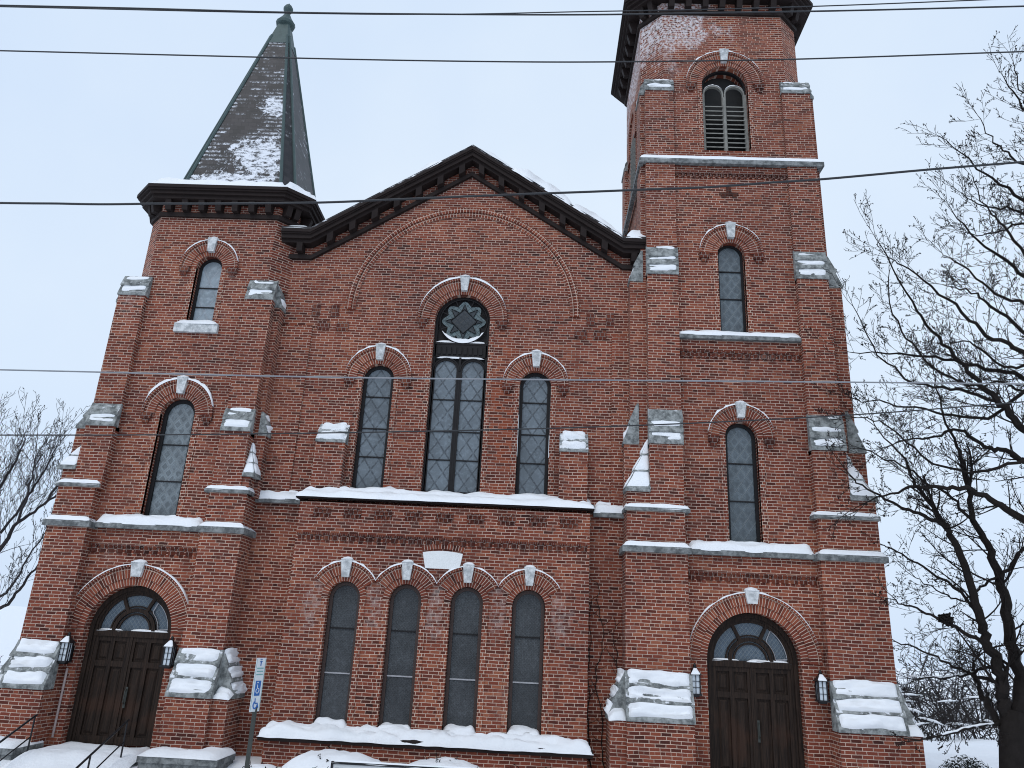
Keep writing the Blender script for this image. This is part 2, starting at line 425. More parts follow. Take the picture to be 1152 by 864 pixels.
def arch_pts(cx, zb, zs, r, n=20):
    """outline of a round-headed opening, anticlockwise from bottom left"""
    p = [(cx-r, zb), (cx+r, zb)]
    p += [(cx+r*math.cos(PI*k/n), zs+r*math.sin(PI*k/n)) for k in range(n+1)]
    return p
def panel_holes(mb, outer, holes, y, depth):
    polys = [[Vector((x, z, 0)) for x, z in outer]] + [[Vector((x, z, 0)) for x, z in h] for h in holes]
    flat = [q for pl in polys for q in pl]
    tris = tessellate_polygon(polys)
    mb.add([(q.x, y, q.y) for q in flat], [tuple(t) for t in tris])
    for h in [outer]+holes:
        n = len(h)
        mb.add([(x, y, z) for x, z in h]+[(x, y+depth, z) for x, z in h], [(i, (i+1) % n, n+(i+1) % n, n+i) for i in range(n)])
def arch_strip(mb, cx, zb, zs, r0, r1, y0, y1, n=20, sill=False):
    """a band between two concentric round-headed outlines"""
    def line(r): return [(cx+r, zb)] + [(cx+r*math.cos(PI*k/n), zs+r*math.sin(PI*k/n)) for k in range(n+1)] + [(cx-r, zb)]
    a, b = line(r0), line(r1)
    for i in range(len(a)-1):
        q = [a[i], a[i+1], b[i+1], b[i]]
        mb.hexa([(q[0][0], y0, q[0][1]), (q[1][0], y0, q[1][1]), (q[2][0], y0, q[2][1]), (q[3][0], y0, q[3][1]),
                 (q[0][0], y1, q[0][1]), (q[1][0], y1, q[1][1]), (q[2][0], y1, q[2][1]), (q[3][0], y1, q[3][1])])
    if sill: mb.box(cx-r1, cx+r1, y0, y1, zb-(r1-r0), zb)
def hood_ring(mb, cx, zs, r0, r1, y0, y1, a0=0.0, a1=PI, n=32):
    rm = (r0+r1)/2
    for k in range(n):
        t0, t1 = a0+(a1-a0)*k/n, a0+(a1-a0)*(k+1)/n
        def P(r, t, y): return (cx+r*math.cos(t), y, zs+r*math.sin(t))
        U0, U1 = t0*rm, t1*rm
        vs = [P(r0,t0,y0), P(r1,t0,y0), P(r1,t1,y0), P(r0,t1,y0), P(r0,t0,y1), P(r1,t0,y1), P(r1,t1,y1), P(r0,t1,y1)]
        d = y1-y0
        mb.add(vs, [(0,1,2,3), (1,5,6,2), (4,0,3,7)],
               [[(U0,.02),(U0,.02+r1-r0),(U1,.02+r1-r0),(U1,.02)], [(U0,.02),(U0,.02+d),(U1,.02+d),(U1,.02)], [(U0,.02),(U0,.02+d),(U1,.02+d),(U1,.02)]])
    for t in (a0, a1):
        vs = [P(r0,t,y0), P(r1,t,y0), P(r1,t,y1), P(r0,t,y1)]
        mb.add(vs, [(0,1,2,3)], [[(0,.02),(.05,.02),(.05,.1),(0,.1)]])
def keystone(parent, cx, z0, z1, w0, w1, y0, y1):
    mb = MB(); mb.hexa([(cx-w0/2,y0,z0),(cx+w0/2,y0,z0),(cx+w0/2,y1,z0),(cx-w0/2,y1,z0),(cx-w1/2,y0,z1),(cx+w1/2,y0,z1),(cx+w1/2,y1,z1),(cx-w1/2,y1,z1)])
    k = mb.build('keystone', M['stone_clean'], parent)
    mb = MB(); snow_patch(mb, (cx-w1/2,y0-.01,z1), (cx+w1/2,y0-.01,z1), (cx-w1/2,y1,z1+.02), (cx+w1/2,y1,z1+.02), .05, (0,0,1), cx, 6, 3)
    return k, mb
def snow_arc(mb, cx, zs, r, y0, y1, th, a0, a1, n=28, seed=0):
    """thin snow lying on the extrados of a hood, thickest at the crown"""
    rows = []
    for k in range(n+1):
        t = a0+(a1-a0)*k/n
        h = th*max(.0, math.sin(t)-.12)**1.2*(1.1+1.3*nz(t*6+seed, seed, 0))*min(1, min(k, n-k)/2+.05); h = max(h, .004)
        rows.append([(cx+r*math.cos(t)*.998, y0-.012, zs+r*.998*math.sin(t)), (cx+(r+h)*math.cos(t), y0-.012+.01, zs+(r+h)*math.sin(t)), (cx+(r+h*.7)*math.cos(t), y1, zs+(r+h*.7)*math.sin(t))])
    vs = [p for r_ in rows for p in r_]
    fs = []
    for k in range(n):
        for j in range(2): fs.append((k*3+j, k*3+j+1, (k+1)*3+j+1, (k+1)*3+j))
    mb.add(vs, fs)

def window(parent, cx, zb, zs, r, yw, Rh, glass, bars=(), bar_mat='frame', frame='frame', snow_th=.06, hood_end=.06, stops=True, ks=True, depth=.2, pane=True, a_clip=0.0, name='window', frame_w=.055, snow_arc_on=True, jamb=True):
    """round-headed window; r = outer half width of the frame, yw = wall face, Rh = outer radius of the brick hood"""
    w = node(name, (cx, yw, zb), parent)
    yo = yw+depth
    if frame:
        mb = MB(); arch_strip(mb, cx, zb, zs, r-frame_w, r, yo-.05, yo+.04); mb.build('frame', M[frame], w)
    if pane:
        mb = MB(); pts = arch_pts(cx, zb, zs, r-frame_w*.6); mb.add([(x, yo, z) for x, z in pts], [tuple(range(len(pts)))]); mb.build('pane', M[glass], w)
    if bars:
        for zq in bars:
            mb = MB(); mb.box(cx-r+frame_w, cx+r-frame_w, yo-.03, yo+.01, zq-.014, zq+.014)
            mb.build('glazing_bar', M[bar_mat], w)
    # brick hood: rowlock ring round the opening and a proud outer ring
    mb = MB()
    hood_ring(mb, cx, zs, r+.012, r+.15, yw-.018, yw+.1)
    hood_ring(mb, cx, zs, r+.15, Rh-.05, yw-.045, yw+.1, a_clip, PI-a_clip)
    hood_ring(mb, cx, zs, Rh-.05, Rh, yw-.085, yw+.1, a_clip, PI-a_clip)
    mb.build('brick_arch', M['arch'], w)
    if stops:
        for sg in (-1, 1):
            mb = MB(); xm = cx+sg*(Rh-.12)
            mb.box(xm-.12, xm+.12, yw-.07, yw+.05, zs-.14, zs-.001)
            mb.box(xm-.07, xm+.07, yw-.05, yw+.05, zs-.24, zs-.1401)
            mb.build('label_stop', M['brick_dark'], w)
    if jamb:
        for sg in (-1, 1):
            mb = MB(); xa, xb = sorted((cx+sg*(r+.012), cx+sg*(r+.135))); mb.box(xa, xb, yw-.014, yw+.08, zb+.1, zs); mb.build('brick_jamb', M['jamb'], w)
    sb = None
    if ks:
        _, sb = keystone(w, cx, zs+r+.09, zs+Rh+.055, .155, .25, yw-.125, yw+.05)
    if snow_th and snow_arc_on:
        if sb is None: sb = MB()
        snow_arc(sb, cx, zs, Rh, yw-.085, yw, snow_th*.75, max(.25, a_clip), PI-max(.15, a_clip), seed=cx)
    if sb: sb.build('snow', M['snow'], w, True)
    return w

def frameF(u, v, z): return (u, -v, z)       # front faces: outward is -y
def frameR(u, v, z): return (v, u, z)        # right-hand sides: outward is +x
def frameL(u, v, z): return (-v, u, z)       # left-hand sides: outward is -x
def cap(parent, fr, u0, u1, v_out, v_wall, z0, z1, n=2, snow=.06, seed=0, lip=.07, name='buttress_cap', over=.03, cover=1.0):
    """stepped sloping stone cap of a buttress"""
    prof = [(v_wall-.05, z0), (v_out+over, z0), (v_out+over, z0+lip)]
    H = (z1-z0-lip)/n; dv = (v_out+over-v_wall)/n
    steps = []
    for k in range(n):
        va, za = v_out+over-dv*k, z0+lip+H*k
        vb, zb = v_out+over-dv*(k+1), z0+lip+H*(k+1)
        zt = zb - (.045 if k < n-1 else 0)
        steps.append((va, za, vb+(0.02 if k < n-1 else 0), zt))
        if k < n-1:
            prof += [(vb+.0, zt), (vb+.035, zt+.004), (vb+.035, zb)]
        else: prof += [(vb, zb)]
    prof += [(v_wall-.05, z1)]
    mb = MB(); mb.loft([fr(u0, v, z) for v, z in prof], [fr(u1, v, z) for v, z in prof])
    c = mb.build(name, M['stone'], parent)
    if snow:
        sb = MB()
        for k, (va, za, vb, zb) in enumerate(steps):
            m = .035
            o = Vector(fr(0, H, 0)) + Vector((0,0,dv*1.0+.12)); o.normalize()
            va_ = va - .01
            bias = .22 if snow > .05 else .8
            snow_patch(sb, fr(u0+m, va_, za+.01), fr(u1-m, va_, za+.01), fr(u0+m, vb, zb), fr(u1-m, vb, zb), snow, o, seed+k*1.7, None, 6, 1.25 if snow > .05 else 1.7, .02, .10, .045, bias)
        sb.build('snow', M['snow'], c, True)
    return c
def ledge(parent, path, z0, h, proj, slope, snow=.07, seed=0, name='stone_ledge', snow_runs=None, mat='concrete'):
    """projecting string course: path = plan points (x,y) of the wall line, outward to the right of travel is -normal"""
    c = None
    mb = MB(); sb = MB(); n = len(path)
    # offset polyline outward (outward = right-hand normal rotated so that +x travel gives -y)
    def off(d):
        out = []
        for i in range(n):
            ds = []
            if i > 0: a = Vector(path[i])-Vector(path[i-1]); ds.append(Vector((a.y, -a.x)).normalized())
            if i < n-1: a = Vector(path[i+1])-Vector(path[i]); ds.append(Vector((a.y, -a.x)).normalized())
            if len(ds) == 2:
                b = (ds[0]+ds[1]); k = 1+ds[0].dot(ds[1])
                o = b/k if k > .05 else ds[0]
            else: o = ds[0]
            out.append((path[i][0]+o.x*d, path[i][1]+o.y*d))
        return out
    A, B = off(proj), off(-.06)
    for i in range(n-1):
        a, b, c_, d_ = A[i], A[i+1], B[i+1], B[i]
        mb.hexa([(*a, z0), (*b, z0), (*c_, z0), (*d_, z0), (*a, z0+h), (*b, z0+h), (*c_, z0+h+slope), (*d_, z0+h+slope)])
        if snow and (snow_runs is None or i in snow_runs):
            th = snow if snow_runs is None else snow_runs[i]
            W = off(.0)
            o = Vector((0,0,1))
            snow_patch(sb, (a[0],a[1],z0+h), (b[0],b[1],z0+h), (W[i][0],W[i][1],z0+h+slope), (W[i+1][0],W[i+1][1],z0+h+slope), th, o, seed+i*2.3, None, 5, .75, .015, .12, .06, .0 if th > .06 else .35)
    c = mb.build(name, M[mat], parent)
    if sb.v: sb.build('snow', M['snow'], c, True)
    return c
def dentils(parent, x0, x1, y, z0, z1, n, name='brick_dentil_course'):
    mb = MB(); w = (x1-x0)/n; hh = (z1-z0)
    mb.box(x0, x1, y-.05, y+.05, z1-.04, z1)
    for i in range(n):
        xa = x0+w*i
        mb.hexa([(xa+.02, y, z0), (xa+w*.5, y-.075, z0), (xa+w-.02, y, z0), (xa+w*.5, y+.02, z0),
                 (xa+.02, y, z1-.04), (xa+w*.5, y-.075, z1-.04), (xa+w-.02, y, z1-.04), (xa+w*.5, y+.02, z1-.04)])
    return mb.build(name, M['brick_dark'], parent)
def octo(cx, cy, a, b):
    return [(cx-a,cy-b),(cx+a,cy-b),(cx+b,cy-a),(cx+b,cy+a),(cx+a,cy+b),(cx-a,cy+b),(cx-b,cy+a),(cx-b,cy-a)]

# ------------------------------------------------------------------ THE CHURCH
church = empty('brick_church', (-1.9, 0, -2.45))
tag(church, 'red brick church, gabled front between a slate spired tower and a taller bell tower', 'church')

# ---- nave front wall
NY = .70; NCX = -2.04
GL = dict(cx=-3.98, r=.375, zs=5.975, zb=3.30); GR = dict(cx=-.13, r=.37, zs=5.95, zb=3.30); GC = dict(cx=-2.02, r=.68, zs=7.61, zb=3.30)
def gable_z(x, off=0): return 11.75 - .655*abs(x-NCX) + off
mb = MB()
outer = [(-7.0,2.6),(3.2,2.6),(3.2,9.6),(NCX+4.15, 9.6)]
outer = [(-7.0,2.6),(2.9,2.6),(2.9,9.50),(NCX+4.0,gable_z(NCX+4.0,.45)),(NCX,gable_z(NCX,.45)),(NCX-4.0,gable_z(NCX-4.0,.45)),(-7.0,9.50)]
holes = [arch_pts(g['cx'], 3.0, g['zs'], g['r']+.01, 24) for g in (GL, GC, GR)]
panel_holes(mb, outer, holes, NY, .24)
mb.box(-7.0, 2.9, NY, NY+.3, -2.9, 2.6)
mb.box(-7.0, -6.9, NY, 23, -2.9, 9.4); mb.box(2.8, 2.9, NY, 23, -2.9, 9.4)
mb.box(-7.0, 2.9, 22.9, 23.2, -2.9, 9.4)
# slightly proud strips beside the centre panel
mb.box(-6.95, -5.77, NY-.05, NY+.1, 2.9, 7.30); mb.box(1.71, 2.85, NY-.05, NY+.1, 2.9, 7.30)
mb.build('nave_wall', M['brick'], church)
# corbel marks
for sx in (-1, 1):
    for (dx, z0) in ((3.70, 7.58), (3.22, 7.58), (3.46, 7.20), (2.98, 7.20)):
        x = NCX+sx*dx; mb = MB()
        mb.box(x-.10 if z0 > 7.4 else x-.15, x+.10 if z0 > 7.4 else x+.15, NY-.03, NY+.05, z0, z0+(.30 if z0 > 7.4 else .24))
        mb.build('corbel_brick', M['brick_dark'], church)
# blind arch
mb = MB()
hood_ring(mb, NCX, 7.84, 2.705, 2.812, NY-.035, NY+.05, -.02, PI+.02, 64)
hood_ring(mb, NCX, 7.84, 2.816, 2.925, NY-.075, NY+.05, -.02, PI+.02, 64)
mb.build('blind_arch', M['arch_small'], church)
# gable windows
window(church, GL['cx'], 3.30, GL['zs'], GL['r'], NY, .82, 'glass_up', (5.55, 4.75, 4.05), depth=.19, frame_w=.075)
window(church, GR['cx'], 3.30, GR['zs'], GR['r'], NY, .80, 'glass_up', (5.55, 4.75, 4.05), depth=.19, frame_w=.075)
w = window(church, GC['cx'], 3.30, GC['zs'], GC['r'], NY, 1.12, 'glass_up', (), depth=.19, pane=False, frame_w=.06, snow_th=.075, name='rose_window')
cx = GC['cx']; yo = NY+.19
mb = MB()
mb.add([(x, yo+.03, z) for x, z in arch_pts(cx, 3.3, GC['zs'], GC['r'])], [tuple(range(24-1))])
mb.box(cx-.65, cx+.65, yo-.05, yo+.02, 6.66, 7.00)
for k in range(9): mb.box(cx-.58+k*.13, cx-.50+k*.13, yo-.075, yo-.05, 6.73, 6.93)
mb.box(cx-.028, cx+.028, yo-.05, yo+.03, 3.3, 6.66); mb.box(cx-.64, cx+.64, yo-.06, yo+.03, 6.99, 7.06)
for sx in (-1, 1):       # spandrels of the two lights
    c2 = cx+sx*.335
    arch_strip(mb, c2, 3.3, 6.30, .265, .31, yo-.05, yo+.02, 14)
    hood_ring(mb, c2, 6.30, .31, .335, yo-.07, yo, n=14)
mb.build('tracery', M['frame'], w)
for sx in (-1, 1):
    mb = MB(); mb.add([(x, yo-.005, z) for x, z in arch_pts(cx+sx*.335, 3.3, 6.30, .27, 14)], [tuple(range(17))])
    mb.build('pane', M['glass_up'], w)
for zq in (5.55, 4.75, 4.05):
    for sx in (-1, 1):
        mb = MB(); mb.box(cx+sx*.335-.265, cx+sx*.335+.265, yo-.03, yo+.01, zq-.014, zq+.014); mb.build('glazing_bar', M['frame'], w)
RC = (cx+.02, 7.63)
def disc_poly(f, n, y):
    return [(RC[0]+f(t)*math.sin(t), y, RC[1]+f(t)*math.cos(t)) for t in (2*PI*k/n for k in range(n))]
mb = MB(); mb.add(disc_poly(lambda t: .50+.055*math.cos(8*t), 96, yo-.02), [tuple(range(96))])
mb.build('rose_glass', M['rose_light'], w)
mb = MB()
for k in range(8):
    t = 2*PI*k/8
    def q(a, r, y=yo-.035): return (RC[0]+r*math.sin(a), y, RC[1]+r*math.cos(a))
    mb.add([q(t-.30, .27), q(t, .475), q(t+.30, .27)], [(0,1,2)])
mb.add([(RC[0]+.33*math.sin(PI/2*k), yo-.042, RC[1]+.33*math.cos(PI/2*k)) for k in range(4)], [(0,1,2,3)])
mb.build('rose_star', M['rose_dark'], w)
mb = MB()
ring = [(RC[0]+.605*math.sin(2*PI*k/48), yo-.05, RC[1]+.605*math.cos(2*PI*k/48)) for k in range(49)]
mb.tube(ring, .022, 6)
for k in range(8):
    t = 2*PI*k/8
    mb.tube([q(t-.30, .27, yo-.045), q(t, .475, yo-.045), q(t+.30, .27, yo-.045)], .010, 4)
    mb.tube([q(t+PI/8, .44, yo-.045), q(t+PI/8, .60, yo-.045)], .02, 5)
mb.tube([(RC[0]+.33*math.sin(PI/2*k), yo-.05, RC[1]+.33*math.cos(PI/2*k)) for k in range(5)], .011, 4)
mb.build('rose_rim', M['frame'], w)
mb = MB()
for k in range(26):
    pass
rows = []
for k in range(31):
    t = -1.05+2.1*k/30
    x = RC[0]+.60*math.sin(t); z = RC[1]-.60*math.cos(t)
    h = max(0.01, .115*(math.cos(t*1.35))+.05*nz(t*6, 4))
    rows.append([(x, yo-.085, z), (x, yo-.075, z+h), (x, yo-.02, z+h*1.05)])
mb.add([p for r_ in rows for p in r_], [(k*3+j, k*3+j+1, k*3+j+4, k*3+j+3) for k in range(30) for j in range(2)])
snow_patch(mb, (cx-.64, yo-.07, 7.06), (cx+.64, yo-.07, 7.06), (cx-.64, yo, 7.07), (cx+.64, yo, 7.07), .03, (0,0,1), 3, None, 3)
snow_patch(mb, (cx-.60, yo-.05, 6.645), (cx+.60, yo-.05, 6.645), (cx-.60, yo-.02, 6.655), (cx+.60, yo-.02, 6.655), .02, (0,-.6,1), 8, None, 3)
mb.build('snow', M['snow'], w, True)

# little buttresses standing on the bay roof
for xa, xb in ((-5.23, -4.54), (.50, 1.15)):
    mb = MB(); mb.box(xa, xb, .44, .75, 2.9, 4.29)
    b = mb.build('small_buttress', M['brick'], church)
    cap(b, frameF, xa-.01, xb+.01, -.44, -.72, 4.27, 4.80, 2, .085, xa)

# ---- gable cornice, roof
cor = node('gable_cornice', (NCX, .3, 9), church)
def slope_band(mb, o0, o1, y0, y1, xe=4.0, flat=.95):
    for sx in (-1, 1):
        xa, xb = NCX, NCX+sx*xe
        za, zb_ = gable_z(xa), gable_z(xb)
        mb.hexa([(xa,y0,za+o0),(xb,y0,zb_+o0),(xb,y1,zb_+o0),(xa,y1,za+o0),(xa,y0,za+o1),(xb,y0,zb_+o1),(xb,y1,zb_+o1),(xa,y1,za+o1)])
        if flat:
            x2 = xb+sx*flat*(.82 if sx > 0 else .80)
            mb.box(min(xb,x2), max(xb,x2), y0, y1, zb_+o0, zb_+o1)
mb = MB()
slope_band(mb, 0, .12, NY-.10, NY+.1)
slope_band(mb, .36, .45, .42, NY+.1); slope_band(mb, .45, .56, .34, NY+.1); slope_band(mb, .56, .60, .30, NY+.1); slope_band(mb, .60, .69, .27, NY+.1)
mb.build('moulding', M['wood'], cor)
for sx in (-1, 1):
    for k in range(8):
        x = NCX+sx*(.26+k*.545) if k < 7 else NCX+sx*4.28
        z = gable_z(x) if abs(x-NCX) < 4 else gable_z(NCX+4)
        s = .655*.075*(-sx) if k < 7 else 0
        mb = MB()
        mb.hexa([(x-.075,.44,z+.14-s),(x+.075,.44,z+.14+s),(x+.075,NY+.02,z+.12+s),(x-.075,NY+.02,z+.12-s),(x-.075,.40,z+.362-s),(x+.075,.40,z+.362+s),(x+.075,NY+.02,z+.362+s),(x-.075,NY+.02,z+.362-s)])
        mb.build('bracket', M['wood'], cor)
mb = MB()
slope_band(mb, .70, .76, .30, 23.4, 4.0, .95)
roof = mb.build('nave_roof', M['slate'], church)
mb = MB()
for sx in (-1, 1):
    xa, xb = NCX, NCX+sx*4.05
    y0 = .36 if sx > 0 else .75
    for seg in range(1):
        p00 = (xa, y0, gable_z(xa,.75)); p10 = (xb, y0, gable_z(xb,.75))
        snow_patch(mb, p00, p10, (xa, 23.3, gable_z(xa,.75)), (xb, 23.3, gable_z(xb,.75)), .30 if sx > 0 else .20, (0,0,1), 5+sx, 60, 40, .9, .0, .5)
    x2 = xb+sx*.72
    zf = gable_z(xb)
    snow_patch(mb, (min(xb,x2), .28, zf+.76), (max(xb,x2), .28, zf+.76), (min(xb,x2), 1.1, zf+.80), (max(xb,x2), 1.1, zf+.80), .24 if sx > 0 else .13, (0,0,1), 9+sx, 14, 5)
    for (d0, d1, th) in (((.02,1.0,.20),(1.05,2.75,.34),(2.6,4.05,.26)) if sx > 0 else ((.75,1.55,.30),(.02,.5,.14),(2.6,3.2,.10))):
        q0, q1 = sorted((NCX+sx*d0, NCX+sx*d1))
        snow_patch(mb, (q0, .285, gable_z(q0,.70)), (q1, .285, gable_z(q1,.70)), (q0, 1.0, gable_z(q0,.85)), (q1, 1.0, gable_z(q1,.85)), th, (0,.25,1), d0+sx, None, 8, .45, .02, .5)
    xs = (NCX+.05, NCX+1.9) if sx > 0 else (NCX-.35, NCX-.02)
    snow_patch(mb, (xs[0], .27, gable_z(xs[0],.755)), (xs[1], .27, gable_z(xs[1],.755)), (xs[0], .9, gable_z(xs[0],.76)), (xs[1], .9, gable_z(xs[1],.76)), .10, (0,0,1), 21+sx, 26, 4, .9)
mb.build('snow', M['snow'], roof, True)

# ---- lower bay with four windows
BY = .30; BX0, BX1 = -5.36, 1.21
mb = MB()
LW = [-4.12, -2.775, -1.43, -.085]; LR = .345; LZS = .765
panel_holes(mb, [(BX0,-1.95),(BX1,-1.95),(BX1,2.84),(BX0,2.84)], [arch_pts(c, -1.85, LZS, LR+.01, 24) for c in LW], BY, .26)
mb.box(BX0+.01, BX1-.01, 0.0, NY+.1, -2.9, -2.02)
bay = mb.build('front_bay_wall', M['brick'], church)
dentils(bay, BX0+.03, BX1-.03, BY, 1.99, 2.14, 34)
for k in range(9):
    x = -4.83+k*.697; mb = MB()
    for j in range(3):
        for i in range(4):
            if (i+j) % 2 == 0:
                mb.box(x-.20+i*.10, x-.105+i*.10, BY-.035, BY+.02, 2.50+j*.075, 2.568+j*.075)
            else: mb.box(x-.20+i*.10, x-.105+i*.10, BY-.006, BY+.02, 2.50+j*.075, 2.568+j*.075)
    mb.build('brick_panel', M['brick_dark'], bay)
a_cl = math.acos(.6725/.775)
for i, c in enumerate(LW):
    window(church, c, -1.85, LZS, LR, BY, .775, 'glass_storm', (-.78,), 'bar', 'frame_brown', .045, stops=False, depth=.2, a_clip=a_cl, frame_w=.07)
    mb = MB(); mb.box(c-LR+.07, c+LR-.07, BY+.17, BY+.21, .12, .15); mb.build('storm_window_rail', M['frame'], church)
mb = MB()
top = [(-1.58+(-2.47+1.58)*k/10, 1.815+.045*math.sin(PI*k/10)) for k in range(11)]
mb.prism([(-2.39,1.475),(-1.64,1.475)]+top, BY-.05, BY+.03); mb.build('white_stone_plaque', M['plaque'], church)
mb = MB(); hood_ring(mb, -2.025, .2, 1.705, 1.82, BY-.02, BY+.03, PI/2-.27, PI/2+.27, 12); mb.build('relieving_course', M['arch'], church)
# bay ledge with its deep snow
ld = ledge(church, [(BX0, NY), (BX0, BY), (BX1, BY), (BX1, NY)], 2.90, .055, .09, .04, 0, name='bay_ledge', mat='wood')
mb = MB(); mb.hexa([(BX0-.1,BY-.1,2.96),(BX1+.1,BY-.1,2.96),(BX1+.1,NY+.02,3.12),(BX0-.1,NY+.02,3.12),(BX0-.1,BY-.09,2.965),(BX1+.1,BY-.09,2.965),(BX1+.1,NY+.02,3.13),(BX0-.1,NY+.02,3.13)])
mb.build('bay_roof', M['copper'], church)
mb = MB()
snow_patch(mb, (BX0-.12,BY-.13,2.955), (BX1+.12,BY-.13,2.955), (BX0-.05,BY+.10,3.06), (BX1+.05,BY+.10,3.06),   .075, (0,-.15,1), 31, 170, 4, .9, .02, .18, .09, .05)
snow_patch(mb, (BX0-.05,BY+.07,3.03), (BX1+.05,BY+.07,3.03), (BX0-.05,NY+.03,3.17), (BX1+.05,NY+.03,3.17), .115, (0,0,1), 32, 170, 4, .8)
mb.build('snow', M['snow'], ld, True)
ledge(church, [(-6.9, NY), (BX0-.1, NY)], 2.82, .10, .12, .10, .14, 41)
ledge(church, [(BX1+.1, NY), (2.6, NY)], 2.82, .10, .12, .10, .14, 42)
# base ledge
ld = ledge(church, [(BX0, NY), (BX0, 0.0), (BX1, 0.0), (BX1, NY)], -2.10, .14, .10, .06, 0, name='base_ledge', mat='wood')
mb = MB()
snow_patch(mb, (BX0-.12,-.14,-2.0), (BX1+.12,-.14,-2.0), (BX0-.05,.10,-1.90), (BX1+.05,.10,-1.90), .11, (0,-.15,1), 51, 160, 4, 1.3, .02, .18, .09, .12)
snow_patch(mb, (BX0-.08,.05,-1.93), (BX1+.08,.05,-1.93), (BX0+.0,BY+.03,-1.90), (BX1-.0,BY+.03,-1.90), .12, (0,0,1), 52, 160, 4, 1.0)
for c in LW: snow_patch(mb, (c-.40,BY-.12,-1.90), (c+.40,BY-.12,-1.90), (c-.34,BY+.2,-1.80), (c+.34,BY+.2,-1.80), .15, (0,0,1), c, 16, 4, .7, .0, .12)
mb.build('snow', M['snow'], ld, True)

